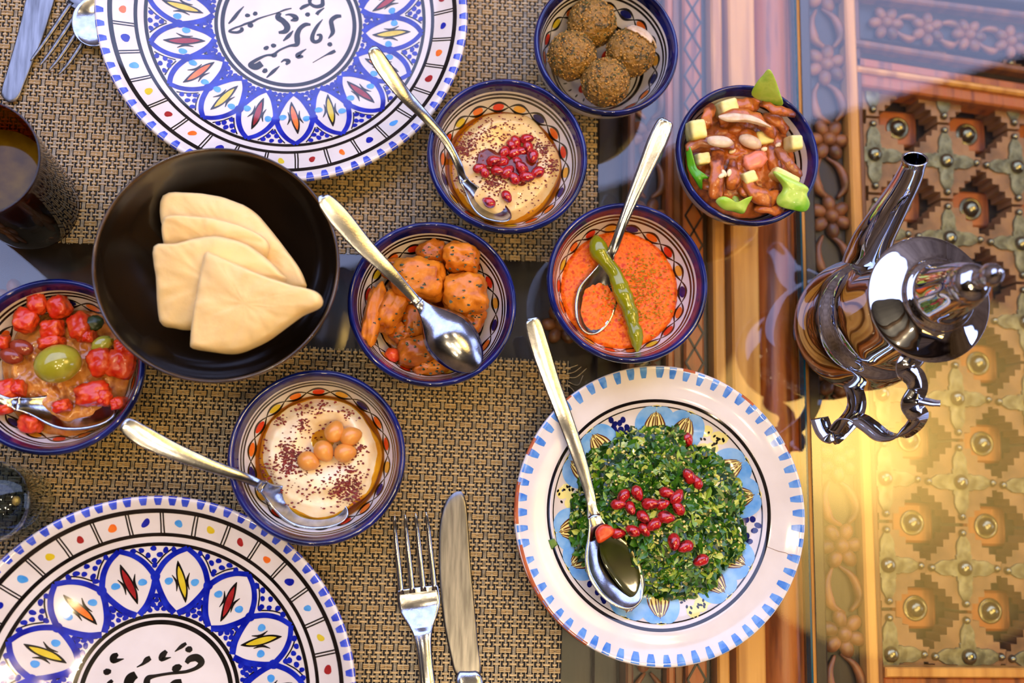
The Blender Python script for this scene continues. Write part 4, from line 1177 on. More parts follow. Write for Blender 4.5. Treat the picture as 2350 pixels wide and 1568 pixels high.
def heap(name, m, center, R, zfun, label=None, cat=None, group=None, parent=None, nr=36, na=96, wob=.0, seed=0, skirt=.006, key=None):
    """solid mound: height zfun(x, y) over a wobbly round outline, with a skirt below"""
    v = []; f = []
    for i in range(1, nr+1):
        for j in range(na):
            a = 2*PI*j/na
            rr_ = R*i/nr*(1+wob*noise.noise(Vector((math.cos(a)*1.5+seed, math.sin(a)*1.5, seed)))*(i/nr))
            x, y = center[0]+rr_*math.cos(a), center[1]+rr_*math.sin(a)
            v.append((x, y, T+zfun(x, y, i/nr)))
    v.append((center[0], center[1], T+zfun(center[0], center[1], 0))); c = len(v)-1
    for i in range(nr-1):
        for j in range(na):
            k = (j+1) % na
            f.append((i*na+j, (i+1)*na+j, (i+1)*na+k, i*na+k))
    for j in range(na): f.append((c, j, (j+1) % na))
    o0 = len(v)
    for j in range(na):
        p = v[(nr-1)*na+j]
        v.append((center[0]+(p[0]-center[0])*.86, center[1]+(p[1]-center[1])*.86, p[2]-skirt))
    for j in range(na):
        k = (j+1) % na
        f.append(((nr-1)*na+j, o0+j, o0+k, (nr-1)*na+k))
    f.append(tuple(reversed(range(o0, o0+na))))
    if key: v = [tuple(q) for q in squeeze((v, f), key)[0]]
    mb = MB(); mb.v = v; mb.f = f
    o = mb.build(name, m, parent)
    return tag(o, label, cat, group)

def hnoise(x, y, fr, seed=0): return noise.noise(Vector((x*fr+seed, y*fr-seed, seed*.37)))
def chips(name, m, pts, size, parent=None, rngseed=1, thick=.0002):
    """loose thin flakes, one merged mesh"""
    r_ = random.Random(rngseed); mb = MB()
    for p in pts:
        s = size*r_.uniform(.45, 1.25); a = r_.uniform(0, 2*PI); e = r_.uniform(.4, .9)
        tx, ty = r_.uniform(-.35, .35), r_.uniform(-.35, .35)
        q = []
        for k in range(5):
            t = a+2*PI*k/5+r_.uniform(-.3, .3); rr_ = s*r_.uniform(.7, 1.1)
            x, y = rr_*math.cos(t), rr_*e*math.sin(t)
            q.append((p[0]+x, p[1]+y, p[2]+thick+x*tx+y*ty))
        v = q+[(p[0], p[1], p[2]+thick*2.2)]
        mb.add((v, [(k, (k+1) % 5, 5) for k in range(5)]))
    o = mb.build(name, m, parent, smooth=False); o['kind'] = 'stuff'
    return o

# ---- folded flatbreads
breads = [
 ([(374, 450, .064), (446, 445, .066), (509, 454, .067), (576, 481, .067), (620, 526, .066), (661, 579, .068), (687, 615, .069), (701, 646, .069), (699, 664, .068), (640, 668, .060), (540, 640, .050), (440, 590, .050), (376, 530, .058)], 'largest folded flatbread at the back of the fan in the black bowl', .010),
 ([(376, 503, .070), (429, 497, .073), (513, 508, .074), (585, 533, .074), (616, 557, .073), (615, 584, .070), (590, 625, .058), (500, 640, .050), (400, 600, .052), (376, 560, .062)], 'thin folded flatbread second from the back of the fan in the black bowl', .009),
 ([(353, 567, .074), (402, 561, .078), (451, 548, .080), (504, 544, .081), (567, 562, .081), (616, 597, .080), (648, 630, .078), (656, 648, .074), (600, 720, .062), (520, 750, .056), (440, 758, .054), (402, 754, .054), (366, 738, .055), (359, 646, .066)], 'broad folded flatbread third from the back of the fan in the black bowl', .010),
 ([(469, 588, .084), (490, 584, .086), (518, 597, .088), (603, 633, .091), (670, 655, .092), (723, 669, .093), (741, 688, .092), (735, 706, .090), (696, 725, .084), (656, 754, .078), (612, 785, .072), (558, 809, .068), (527, 813, .067), (491, 809, .067), (445, 801, .067), (437, 788, .068), (446, 704, .076)], 'pointed folded flatbread at the front of the fan in the black bowl', .011)]
for k, (ol, lb_, th) in enumerate(breads):
    ol = [(x, y, h+(0, .006, .007, .006)[k]) for x, y, h in ol]
    o = MB().add(squeeze(slab([at(*p) for p in ol], th, bulge=.0030, edge=.10, n=120, amp=.0011, freq=120, seed=k*3+1, sm=4, rings=[1.0, .995, .985, .97, .95, .92, .88, .82, .74, .64, .52, .4, .26, .12]), 'bread')).build('folded_flatbread', F['bread'])
    tag(o, lb_, 'bread', 'folded flatbreads')

# ---- falafel
for k, (px, py, h, r_, lb_) in enumerate([(1358, 54, .036, .0170, 'falafel ball with a pale sheen resting against the others by the garland wall'),
                                        (1312, 128, .041, .0168, 'falafel ball nearest the pomegranate dip in the blue rimmed bowl'),
                                        (1446, 122, .040, .0170, 'falafel ball capped with white sauce in the blue rimmed bowl'),
                                        (1389, 190, .044, .0166, 'falafel ball nearest the looped spoon handle in the blue rimmed bowl')]):
    c = at(px, py, h)
    root = thing('falafel_ball', lb_, 'falafel', (c.x, c.y, c.z-r_), group='falafel balls')
    MB().add(squeeze(blob(c, (r_, r_, r_*.97), amp=.055, freq=3.2, sub=5, seed=k+2, oct_=4), 'falafel')).build('crust', F['falafel'], root)
    r2 = random.Random(k)
    for nm, mm, cnt, sz in (('golden_crumbs', 'crumb', 230, .0011), ('herb_crumbs', 'crumb_green', 130, .0010)):
        mb = MB()
        for i in range(cnt):
            z = r2.uniform(-.1, 1); a = r2.uniform(0, 2*PI); q = math.sqrt(1-z*z)
            s = sz*r2.uniform(.5, 1.15)
            mb.add(blob((c.x+r_*q*math.cos(a), c.y+r_*q*math.sin(a), c.z+r_*.97*z), (s, s*.75, s*.6), rz=r2.uniform(0, 3), sub=1))
        mb.v = [tuple(q) for q in squeeze((mb.v, None), 'falafel')[0]]
        mb.build(nm, F[mm], root)['kind'] = 'stuff'
    if k == 2:
        V, Fc = ico(5); keep = {}; vv = []; ff = []
        for q, p in enumerate(V):
            e = p[0]*.45+p[1]*.72+p[2]*.50+.16*noise.noise(Vector(p*2.2))+.10*noise.noise(Vector(p*5))
            if e > .74 and p[2] > -.1: keep[q] = len(vv); vv.append((c.x+p[0]*r_*1.07, c.y+p[1]*r_*1.07, c.z+p[2]*r_*1.05))
        for t in Fc:
            if all(x in keep for x in t): ff.append(tuple(keep[x] for x in t))
        solid(MB().add((vv, ff)).build('sauce_cap', F['cream'], root), .0012)

# ---- hummus with chickpeas
def bxy(key): return BW[key][0], BW[key][1]
hx, hy = bxy('hummus')
wc = at(742, 1015, .034)       # centre of the well
def hz(x, y, t):
    d = math.hypot(x-wc.x, y-wc.y); e = math.hypot(x-hx, y-hy)
    z = .0325+.0035*math.exp(-((d-.021)/.010)**2)-.0065*math.exp(-(d/.012)**2)
    a = math.atan2(y-wc.y, x-wc.x)
    z += .0009*math.sin(a*1.0+d*330)+.0012*hnoise(x, y, 90, 3)+.0004*hnoise(x, y, 260, 5)
    return z-.006*max(0, t-.8)/.2
heap('hummus', F['hummus'], (hx-.0005, hy+.0012), .0385, hz, 'swirl of cream coloured hummus with a well and dark spice in a bowl', 'hummus', wob=.10, seed=2, skirt=.009, key='hummus')
def disc(name, key, rad, z, m, label, cat):
    x, y = bxy(key)
    o = MB().add(squeeze(lathe([(0, .0012), (rad*.6, .0012), (rad*.985, .0010), (rad, .0004), (rad*.9, -.006), (0, -.006)], 96, (x, y, T+z)), key)).build(name, m)
    return tag(o, label, cat)
disc('olive_oil', 'hummus', .0408, .0275, F['oil'], 'golden oil pooled around the hummus swirl', 'oil')
for px, py, a in ((742, 1034, -1.0), (706, 1058, -.4), (767, 993, 1.2), (803, 1002, .3), (790, 1040, .2)):
    c = at(px, py, .038)
    o = MB().add(blob(c, (.0066, .0062, .0060), rz=a, amp=.04, freq=2, sub=3, seed=px, tip=.22)).build('chickpea', F['chickpea'])
    tag(o, 'whole cooked chickpea lying in the well of the hummus', 'chickpea', 'chickpeas on the hummus')
r2 = random.Random(5)
pts = []
for zx, zy, zr, n_ in ((660, 750, 95, 210), (640, 840, 90, 70), (1130, 940, 110, 150), (1040, 1030, 90, 130), (1160, 1080, 90, 100), (760, 500, 55, 40), (560, 470, 45, 30), (880, 330, 130, 60), (740, 380, 60, 30), (1190, 700, 60, 60), (1110, 400, 70, 40), (400, 640, 70, 40), (820, 760, 330, 120), (470, 890, 120, 60), (780, 1000, 200, 50)):
    for _ in range(n_):
        X, Y = 480+.287*(zx+r2.gauss(0, zr*.6)), 830+.287*(zy+r2.gauss(0, zr*.6))
        p = at(X, Y, .034)
        if math.hypot(p.x-hx, p.y-hy) < .037: pts.append((p.x, p.y, T+hz(p.x, p.y, 0)+.0002))
tag(chips('sumac_flakes', F['sumac'], pts, .00105), 'dark red spice flakes scattered over the chickpea hummus', 'spice')

# ---- pale dip with pomegranate
qx, qy = bxy('pom')
pc = at(1185, 345, .034)
def pz(x, y, t):
    d = math.hypot(x-pc.x, y-pc.y)
    z = .0315+.003*math.exp(-((d-.024)/.010)**2)-.003*math.exp(-(d/.012)**2)
    z += .0014*hnoise(x, y, 95, 9)+.0005*hnoise(x, y, 280, 4)
    return z-.006*max(0, t-.8)/.2
heap('pale_dip', F['baba'], (qx, qy-.0005), .0385, pz, 'pale smoky dip swirled in a bowl under pomegranate seeds', 'dip', wob=.12, seed=5, skirt=.009, key='pom')
disc('dip_oil', 'pom', .0405, .0268, F['oil'], 'thin ring of oil around the pomegranate dip', 'oil')
pts = []
for zx, zy, zr, n_ in ((430, 680, 110, 240), (300, 720, 60, 80), (1130, 700, 100, 170), (1230, 860, 70, 100), (700, 1000, 90, 200), (650, 560, 180, 120), (800, 800, 330, 220), (900, 450, 180, 50), (1100, 1150, 160, 50), (330, 1000, 120, 50)):
    for _ in range(n_):
        X, Y = 960+.2487*(zx+r2.gauss(0, zr*.6)), 170+.2487*(zy+r2.gauss(0, zr*.6))
        p = at(X, Y, .033)
        if math.hypot(p.x-qx, p.y-qy) < .037: pts.append((p.x, p.y, T+pz(p.x, p.y, 0)+.0002))
tag(chips('sumac_flakes', F['sumac'], pts, .0009), 'dark red spice flakes scattered over the pomegranate dip', 'spice')
pts = [at(960+.2487*x, 170+.2487*y, .033) for x, y in ((560, 730), (680, 690), (800, 790), (930, 720), (1050, 690), (1110, 800), (1050, 950), (960, 1040), (860, 1000), (760, 940), (660, 900), (540, 860))]
sy = slab([Vector((p.x, p.y, T+pz(p.x, p.y, 0)+.0004)) for p in pts], .0022, bulge=.0012, edge=.4, n=80, amp=.0008, freq=260)
tag(MB().add(sy).build('syrup_pool', F['molasses']), 'dark glossy syrup pooled under the pomegranate seeds of the pale dip', 'syrup')
def seeds(lst, o_, sc, group, label, hf, size=(.0040, .0031, .0030)):
    r_ = random.Random(len(lst)); base = None
    for i, (x, y) in enumerate(lst):
        p = at(o_[0]+sc*x, o_[1]+sc*y, .037)
        c = (p.x, p.y, hf(p.x, p.y))
        if base is None:
            base = MB().add(blob((0, 0, 0), size, amp=.07, freq=2.0, sub=3, tip=.28)).mesh('pomegranate_seed')
            base.materials.append(F['seed'])
        o = bpy.data.objects.new('pomegranate_seed', base); COL.objects.link(o)
        o.location = c; o.rotation_euler = (r_.uniform(-.4, .4), r_.uniform(-.5, .3), r_.uniform(0, 6.28))
        s = r_.uniform(.85, 1.12); o.scale = (s, s, s)
        tag(o, label, 'seed', group)
seeds([(800, 700), (905, 600), (1000, 585), (865, 625), (690, 800), (560, 870), (725, 890), (820, 905), (885, 970), (915, 790), (990, 950), (1105, 905), (815, 1120), (660, 1180), (960, 690), (1060, 740), (905, 700), (780, 800), (960, 870), (610, 910), (1020, 660)],
      (960, 170), .2487, 'seeds on the pale dip', 'dark red pomegranate seed on the pale dip', lambda x, y: T+pz(x, y, 0)+.0032, (.0047, .0038, .0036))

# ---- stewed potatoes
chunks = [(600, 640, 195, 160, .1, .040, .013, 'potato'), (960, 755, 165, 160, -.15, .039, .014, 'potato'), (930, 480, 145, 110, .25, .038, .013, 'potato'), (700, 455, 115, 90, -.3, .033, .012, 'potato2'),
          (255, 920, 70, 245, .20, .037, .010, 'potato'), (395, 880, 85, 165, .45, .036, .011, 'potato'), (620, 1190, 170, 110, -.2, .032, .011, 'potato2'), (690, 1320, 130, 60, -.1, .031, .009, 'potato'),
          (560, 960, 85, 120, .1, .030, .010, 'potato2'), (1010, 950, 95, 105, .3, .031, .010, 'potato2'), (420, 560, 90, 80, 0, .030, .010, 'potato2'), (480, 1060, 90, 80, .5, .028, .010, 'potato2'), (860, 1010, 120, 110, .2, .026, .010, 'potato2')]
names_ = ['squarish potato chunk with herbs under the spoon handle', 'potato chunk beside the bare garland wall', 'lumpy potato chunk against the pale dip side of its bowl', 'half hidden potato chunk behind the square one', 'long potato wedge along the bowl wall', 'potato wedge crossed by the spoon handle',
          'browned potato chunk beside the spoon bowl', 'flat potato slice at the bowl edge by the woven mat', 'small potato chunk under the spoon neck', 'potato piece beyond the spoon bowl', 'potato piece tucked under the spoon handle', 'potato piece among herbs below the wedges', 'potato piece under the spoon bowl']
for k, (zx, zy, rx_, ry_, a, h, rz_, mm) in enumerate(chunks):
    c = at(780+.2997*zx, 450+.2997*zy, h); s = .2997/(FPX/(CAM_H-h))
    o = MB().add(squeeze(blob(c, (rx_*s*1.02, ry_*s*1.02, rz_), rz=-a, rx=rnd.uniform(-.2, .2), ry=rnd.uniform(-.2, .2), amp=.17, freq=1.6, sub=4, seed=k+4, power=3.4, oct_=5), 'potato')).build('potato_chunk', F[mm])
    tag(o, 'orange stewed '+names_[k], 'potato', 'stewed potato chunks')
c = at(780+.2997*405, 450+.2997*1220, .031)
tag(MB().add(squeeze(blob(c, (.0055, .0050, .005), amp=.2, sub=3, seed=3), 'potato')).build('red_pepper_bit', F['tomato']), 'small red pepper bit at the edge of the stewed potatoes', 'pepper')
px_, py_ = bxy('potato')
def oz(x, y, t): return .020+.0015*hnoise(x, y, 160, 2)
heap('stew_sauce', F['mash'], (px_-.004, py_), .0335, oz, 'orange herb sauce under the stewed potatoes', 'sauce', wob=.25, seed=8, skirt=.009, key='potato')
pts = []
for k, (zx, zy, rx_, ry_, a, h, rz_, mm) in enumerate(chunks):
    for _ in range(16 if k not in (4, 5) else 5):
        u, w_ = r2.uniform(-.8, .8), r2.uniform(-.8, .8)
        c = at(780+.2997*(zx+u*rx_), 450+.2997*(zy+w_*ry_), h+rz_)
        pts.append((c.x, c.y, T+h+rz_*(1-.16*(abs(u)**3.6+abs(w_)**3.6))**1.0+.0006))
tag(chips('herb_flakes', F['herb'], pts, .0012, rngseed=9), 'dark green herb flakes sprinkled over the stewed potatoes', 'herbs')

# ---- orange pepper dip with chilli
dx_, dy_ = bxy('dip')
def dz(x, y, t): return .0290+.0010*hnoise(x, y, 80, 6)+.0006*hnoise(x, y, 420, 2)+.0003*hnoise(x, y, 900, 1)-.003*max(0, t-.92)/.08
heap('pepper_dip', F['dip'], (dx_, dy_), .0418, dz, 'bright orange red pepper dip filling a blue rimmed bowl', 'dip', nr=60, na=160, wob=.03, seed=1, skirt=.009, key='dip')
cp = [(1364, 541, .034, .0010), (1369, 556, .036, .0052), (1376, 578, .037, .0066), (1391, 600, .0365, .0050), (1410, 627, .036, .0048), (1423, 658, .036, .0058), (1433, 682, .036, .0060), (1441, 702, .0355, .0050), (1448, 722, .035, .0054), (1452, 745, .035, .0044), (1458, 765, .035, .0050), (1461, 785, .0345, .0040), (1463, 812, .034, .0008)]
P = catmull([(*at(*q[:3]), q[3]) for q in cp], 7)
v, f = tube(P[:, :3], np.maximum(P[:, 3], .0006), 18)
v = [np.array(q)*1.0+np.array((.0005*noise.noise(Vector(q)*260), .0005*noise.noise(Vector(q)*250+Vector((9, 0, 0))), .0004*noise.noise(Vector(q)*270))) for q in v]
tag(MB().add(squeeze((v, f), 'dip')).build('green_chilli', F['chili']), 'wrinkled pickled green chilli lying across the orange dip', 'chilli')
pts = []
for zx, zy, zr, n_ in ((650, 960, 110, 170), (620, 1080, 120, 170), (700, 1200, 110, 120), (480, 1130, 110, 70), (600, 1000, 280, 130)):
    for _ in range(n_):
        p = at(1230+.3827*(zx+r2.gauss(0, zr*.6)), 260+.3827*(zy+r2.gauss(0, zr*.6)), .030)
        if math.hypot(p.x-dx_, p.y-dy_) < .0385: pts.append((p.x, p.y, T+dz(p.x, p.y, 0)+.0003))
tag(chips('chopped_nuts', F['nut'], pts, .00085, rngseed=4, thick=.0005), 'chopped golden nuts sprinkled on the orange dip', 'nuts')

# ---- meat salad
Z3 = lambda x, y, h: at(1200+.3443*x, .3443*y, h)
ax_, ay_ = bxy('shawarma')
MEATS = []
def keepm(vf): MEATS.append(vf); return vf
def settle(zx, zy, r_, sink=.0003):
    """height at which a bit of half thickness r_ rests on the meat salad at a photo point"""
    from mathutils.bvhtree import BVHTree
    V = []; Fc = []
    for v_, f_ in MEATS:
        n_ = len(V); V += [Vector(tuple(q)) for q in v_]; Fc += [tuple(i+n_ for i in q) for q in f_]
    b = BVHTree.FromPolygons(V, Fc); h = .058
    for _ in range(5):
        p = Z3(zx, zy, h)
        hit = b.ray_cast(Vector((p.x, p.y, T+.1)), Vector((0, 0, -1)))
        if hit[0] is None: return h
        h = hit[0].z-T+r_-sink
    return h
def mz(x, y, t): return .0505-.013*t**2.6+.0022*hnoise(x, y, 140, 2)+.0016*hnoise(x, y, 320, 5)
hm_ = heap('chopped_meat', F['meat'], (ax_, ay_), .0400, mz, 'chopped brown meat under the strips in the ringed bowl', 'meat', wob=.05, seed=3, skirt=.012, key='shawarma')
MEATS.append(([hm_.matrix_basis @ q.co for q in hm_.data.vertices], [tuple(q.vertices) for q in hm_.data.polygons]))
strips_ = [([(1310, 805), (1420, 770), (1540, 790), (1690, 900)], 46, .060, 'meat', 'long curved meat strip topped with white sauce'), ([(1090, 985), (1200, 950), (1300, 945), (1410, 975)], 40, .058, 'meat2', 'meat strip with a blob of white sauce beside the yellow cube'),
           ([(1298, 1010), (1292, 1150), (1285, 1330)], 50, .056, 'meat', 'long straight brown meat strip bearing a sesame seed'), ([(1398, 1080), (1400, 1180), (1395, 1260)], 44, .055, 'meat', 'short straight meat strip beside the longest one'),
           ([(1500, 1180), (1530, 1270), (1620, 1320), (1720, 1310)], 58, .054, 'meat', 'broad folded meat strip by the pale lettuce'), ([(1690, 990), (1770, 1080), (1850, 1185)], 34, .058, 'meat2', 'slim meat strip slanting along the ringed wall'),
           ([(1400, 690), (1480, 700), (1560, 690)], 48, .054, 'meat', 'meat strip beside the upright lettuce leaf'), ([(1590, 685), (1690, 730), (1810, 765)], 34, .058, 'meat', 'meat strip poking over the rim below the upright leaf'),
           ([(1260, 700), (1230, 780), (1210, 870)], 38, .054, 'meat', 'meat strip leaning on the ringed wall behind the yellow cube'), ([(1540, 1385), (1640, 1400), (1740, 1415)], 34, .050, 'meat', 'meat strip at the rim edge between the lettuce pieces'),
           ([(1190, 1230), (1260, 1250), (1330, 1310)], 36, .048, 'meat', 'dark meat strip beside the bright lettuce strip'), ([(1450, 1260), (1490, 1290), (1560, 1330)], 36, .049, 'meat', 'small dark meat strip above the lower lettuce'),
           ([(1600, 770), (1680, 800), (1760, 870)], 44, .0478, 'meat', 'meat strip half hidden under the curved one'), ([(1640, 960), (1670, 1060), (1700, 1160)], 46, .050, 'meat', 'meat strip crossing under the slim slanting one'),
           ([(1420, 920), (1500, 900), (1600, 960)], 44, .050, 'meat', 'meat strip under the pale bean'), ([(1360, 840), (1420, 860), (1480, 850)], 42, .048, 'meat', 'meat strip in the middle under the sauce')]
for k, (pl_, w_, h, mm, lb_) in enumerate(strips_):
    s = .3443/(FPX/(CAM_H-h))
    P = catmull([(*Z3(x, y, h+.001-.004*abs(i-(len(pl_)-1)/2)),) for i, (x, y) in enumerate(pl_)], 8)
    n_ = len(P); t = np.linspace(0, 1, n_)
    rad = 1.12*w_*s*(1-.35*np.abs(2*t-1)**3)
    v, f = tube(P, rad, 12, flat=.62)
    v = [np.array(q)+.0016*np.array((noise.noise(Vector(q)*170+Vector((k, 0, 0))), noise.noise(Vector(q)*170+Vector((0, k, 5))), noise.noise(Vector(q)*170+Vector((3, 0, k))))) for q in v]
    root = thing('meat_strip', 'brown '+lb_, 'meat', (P[n_//2][0], P[n_//2][1], P[:, 2].min()), group='meat strips in the salad bowl')
    MB().add(keepm(squeeze((v, f), 'shawarma'))).build('meat', F[mm], root)
    if k in (0, 1):
        sp_ = [(1300, 775), (1390, 755), (1500, 765), (1590, 800), (1660, 850), (1600, 840), (1480, 815), (1360, 812)] if k == 0 else [(1235, 915), (1300, 905), (1370, 920), (1405, 960), (1350, 985), (1270, 975), (1230, 950)]
        MB().add(slab([Z3(x, y, h+.0068) for x, y in sp_], .0020, bulge=.0016, n=60, amp=.0004)).build('white_sauce', F['cream'], root)
for zx, zy, w_, d_, a, h, lb_ in ((1150, 872, 58, 70, .2, .056, 'by the long sauce strip'), (1800, 958, 46, 54, .1, .0515, 'against the ringed wall'), (1355, 722, 66, 54, .3, .050, 'behind the curved meat strip'), (1740, 1185, 100, 34, -.45, .053, 'flat on the pale lettuce'),
                                  (1185, 1065, 48, 42, .2, .050, 'above the bright lettuce strip'), (1490, 1190, 50, 44, .4, .048, 'in the middle of the bowl'), (1590, 925, 60, 50, .2, .046, 'under the pale bean')):
    c = Z3(zx, zy, h); s = .3443/(FPX/(CAM_H-h))
    o = MB().add(squeeze(blob(c, (w_*s, d_*s, .008), rz=a, rx=.2, amp=.05, freq=1.6, sub=4, seed=zx, power=8), 'shawarma')).build('avocado_cube', F['avocado'])
    tag(o, 'pale yellow cube '+lb_+' in the meat salad', 'vegetable', 'pale cubes in the meat salad')
for ol, mm, lb_, bl in (([(1520, 640, .055), (1550, 560, .066), (1600, 500, .074), (1640, 460, .080), (1680, 520, .076), (1710, 620, .066), (1722, 712, .056), (1620, 680, .056)], 'lettuce', 'upright pointed lettuce leaf standing over the rim', .003),
                    ([(1080, 980, .056), (1105, 975, .058), (1140, 1060, .058), (1180, 1150, .058), (1240, 1190, .058), (1195, 1200, .056), (1195, 1265, .052), (1150, 1220, .054), (1105, 1120, .056)], 'lettuce2', 'bright green lettuce strip along the ringed wall', .002),
                    ([(1660, 1150, .058), (1740, 1160, .060), (1840, 1215, .061), (1900, 1262, .060), (1890, 1300, .060), (1915, 1360, .058), (1880, 1412, .057), (1790, 1400, .056), (1700, 1370, .054), (1690, 1320, .054), (1730, 1250, .058)], 'lettuce', 'broad pale lettuce leaf hanging over the rim', .004),
                    ([(1280, 1345, .052), (1330, 1315, .054), (1400, 1350, .055), (1460, 1340, .056), (1530, 1310, .056), (1500, 1370, .055), (1470, 1425, .053), (1400, 1410, .052), (1330, 1395, .052)], 'lettuce', 'curled lettuce piece at the rim between two meat strips', .003),
                    ([(1380, 1290, .049), (1410, 1285, .050), (1440, 1340, .051), (1410, 1370, .050)], 'lettuce', 'tiny lettuce shred above the curled piece', .001)):
    if 'tiny' in lb_: ol = [(x, y, settle(1410, 1325, .0006)) for x, y, h in ol]
    if 'bright' in lb_: ol = [(x, y, h-.004) for x, y, h in ol]
    o = MB().add(squeeze(slab([Z3(*q) for q in ol], .0010, bulge=bl, edge=.06, n=72, wave=.003, seed=len(lb_), sm=4), 'shawarma')).build('lettuce_leaf', F[mm])
    tag(o, lb_+' in the meat salad', 'lettuce', 'lettuce in the meat salad')
c = Z3(1515, 945, settle(1515, 945, .0038))
tag(MB().add(blob(c, (.0085, .0046, .0042), rz=-.35, sub=3, amp=.05)).build('white_bean', F['cream']), 'pale bean shaped piece in the middle of the meat salad', 'bean')
c = Z3(1545, 1072, settle(1545, 1072, .0034))
tag(MB().add(blob(c, (.0085, .0060, .0040), rz=.5, sub=3, amp=.18, power=3)).build('pink_pickle', F['pink']), 'pink pickle piece in the middle of the meat salad', 'pickle')
for zx, zy, a in ((1325, 1172, .6), (1375, 1152, 1.3), (1395, 1008, .5), (1700, 968, .7), (1610, 995, .2), (1640, 1075, 1.9), (1340, 1155, 2.0)):
    c = Z3(zx, zy, settle(zx, zy, .0011))
    o = MB().add(blob(c, (.0029, .0017, .0012), rz=a, sub=2)).build('sesame_seed', F['sesame'])
    tag(o, 'pale sesame seed stuck on the meat salad', 'seed', 'sesame seeds on the meat salad')

# ---- tomato salad with olive
ox, oy = bxy('tomato')
Z7 = lambda x, y, h: at(.395*x, 620+.395*y, h)
def tz(x, y, t): return .0335+.0028*hnoise(x, y, 120, 4)+.0016*hnoise(x, y, 300, 7)-.008*max(0, t-.75)/.25
heap('vegetable_mash', F['mash'], (ox+.001, oy), .0405, tz, 'cooked orange vegetable mash in the tomato salad bowl', 'vegetables', nr=44, wob=.10, seed=4, skirt=.010, key='tomato')
toms = [(215, 195, 52, 62, .3), (150, 292, 62, 66, -.2), (305, 345, 60, 52, .2), (345, 215, 56, 60, .5), (470, 330, 62, 76, .3), (520, 385, 36, 36, 0), (300, 425, 70, 34, .2), (585, 530, 72, 78, .4), (705, 545, 70, 84, -.2), (540, 720, 90, 62, .3), (605, 742, 46, 48, 0), (690, 772, 40, 34, .3), (180, 890, 60, 50, -.2), (40, 700, 56, 60, .3), (720, 450, 50, 50, .2), (110, 690, 36, 44, .1), (20, 420, 34, 40, 0), (30, 800, 50, 36, .3), (360, 790, 50, 36, .2)]
tn = ['by the bread bowl rim at the back', 'with a pale corner near the garland', 'in the middle behind the olive', 'beside the pale back piece', 'crumpled against the bread bowl side', 'small and round near the olive', 'flat beside the olive', 'large beside the olive', 'large under the bread bowl edge', 'broad above the spoon', 'round above the spoon', 'small at the wall by the hummus spoon', 'dropped below the spoon', 'near the spoon handle', 'under the bread bowl rim', 'thin near the spoon handle', 'dark near the amber tumbler', 'under the spoon handle', 'pale just above the spoon edge']
for k, (zx, zy, w_, d_, a) in enumerate(toms):
    h = .0395 if k != 12 else .034
    c = Z7(zx, zy, h); s = .395/(FPX/(CAM_H-h))
    o = MB().add(squeeze(blob(c, (w_*s, d_*s, .0062), rz=a, rx=rnd.uniform(-.35, .35), ry=rnd.uniform(-.35, .35), amp=.17, freq=1.5, sub=4, seed=k+11, power=3.4, oct_=4), 'tomato')).build('tomato_piece', F['tomato'])
    tag(o, 'red tomato piece '+tn[k]+' in the tomato salad', 'tomato', 'tomato pieces in the salad')
c = Z7(336, 545, .044)
o = thing('green_olive', 'whole green olive on top of the tomato salad', 'olive', (c.x, c.y, c.z-.0105))
MB().add(blob(c, (.0142, .0118, .0112), rz=.35, sub=4)).build('olive_flesh', F['olive'], o)
c2_ = Z7(290, 612, .052)
MB().add(blob((c2_.x, c2_.y, T+.0488), (.0006, .0006, .0003), sub=1)).build('pit_mark', F['herb'], o)
for zx, zy, lb_ in ((125, 450, 'beside the olive'), (65, 500, 'by the amber tumbler side')):
    c = Z7(zx, zy, .0395)
    tag(MB().add(squeeze(blob(c, (.0075, .0050, .0045), rz=-.3, sub=3, amp=.06, seed=zx), 'tomato')).build('bean', F['bean']), 'reddish brown bean '+lb_+' in the tomato salad', 'bean', 'beans in the tomato salad')
for zx, zy, lb_ in ((592, 428, 'below the bread bowl rim'), (540, 312, 'beside the crumpled tomato')):
    c = Z7(zx, zy, .0405)
    tag(MB().add(squeeze(blob(c, (.0068, .0048, .0036), rz=.4, sub=3, amp=.2, seed=zx), 'tomato')).build('green_pepper_bit', F['herb'] if zx < 560 else F['olive']), 'green pepper bit '+lb_+' in the tomato salad', 'pepper', 'green pepper bits')

# ---- tabbouleh
tc_ = at(1522, 1180, .030)
trr = thing('tabbouleh', 'heap of chopped green parsley tabbouleh with bulgur grains', 'salad', (tc_.x, tc_.y, T+.008))
def outl(a): return .0600*(1+.16*noise.noise(Vector((math.cos(a)*2.2, math.sin(a)*2.2, 3.3)))+.05*math.cos(2*a))
sb_ = at(1412, 1300, .034)     # the spoon's hollow is kept free
def gz(x, y, t):
    d = math.hypot(x-tc_.x, y-tc_.y); a = math.atan2(y-tc_.y, x-tc_.x); q = min(1, d/outl(a))
    z = .0085+.0215*(1-q**2.2)**.75+.0030*hnoise(x, y, 110, 5)*(1-q)+.0016*hnoise(x, y, 260, 2)*(1-q*.5)
    e = math.hypot((x-sb_.x)/.020, (y-sb_.y)/.026)
    if e < 1: z = min(z, .017+.008*e*e*e)
    return z
v = []; f = []
nr, na = 40, 110
for i in range(1, nr+1):
    for j in range(na):
        a = 2*PI*j/na; r_ = outl(a)*i/nr
        x, y = tc_.x+r_*math.cos(a), tc_.y+r_*math.sin(a)
        v.append((x, y, T+gz(x, y, 0)-.001))
v.append((tc_.x, tc_.y, T+gz(tc_.x, tc_.y, 0)-.001))
for i in range(nr-1):
    for j in range(na):
        k = (j+1) % na
        f.append((i*na+j, (i+1)*na+j, (i+1)*na+k, i*na+k))
for j in range(na): f.append((len(v)-1, j, (j+1) % na))
mb = MB(); mb.v = v; mb.f = f
mb.v = [tuple(q) for q in squeeze((mb.v, None), 'salad')[0]]
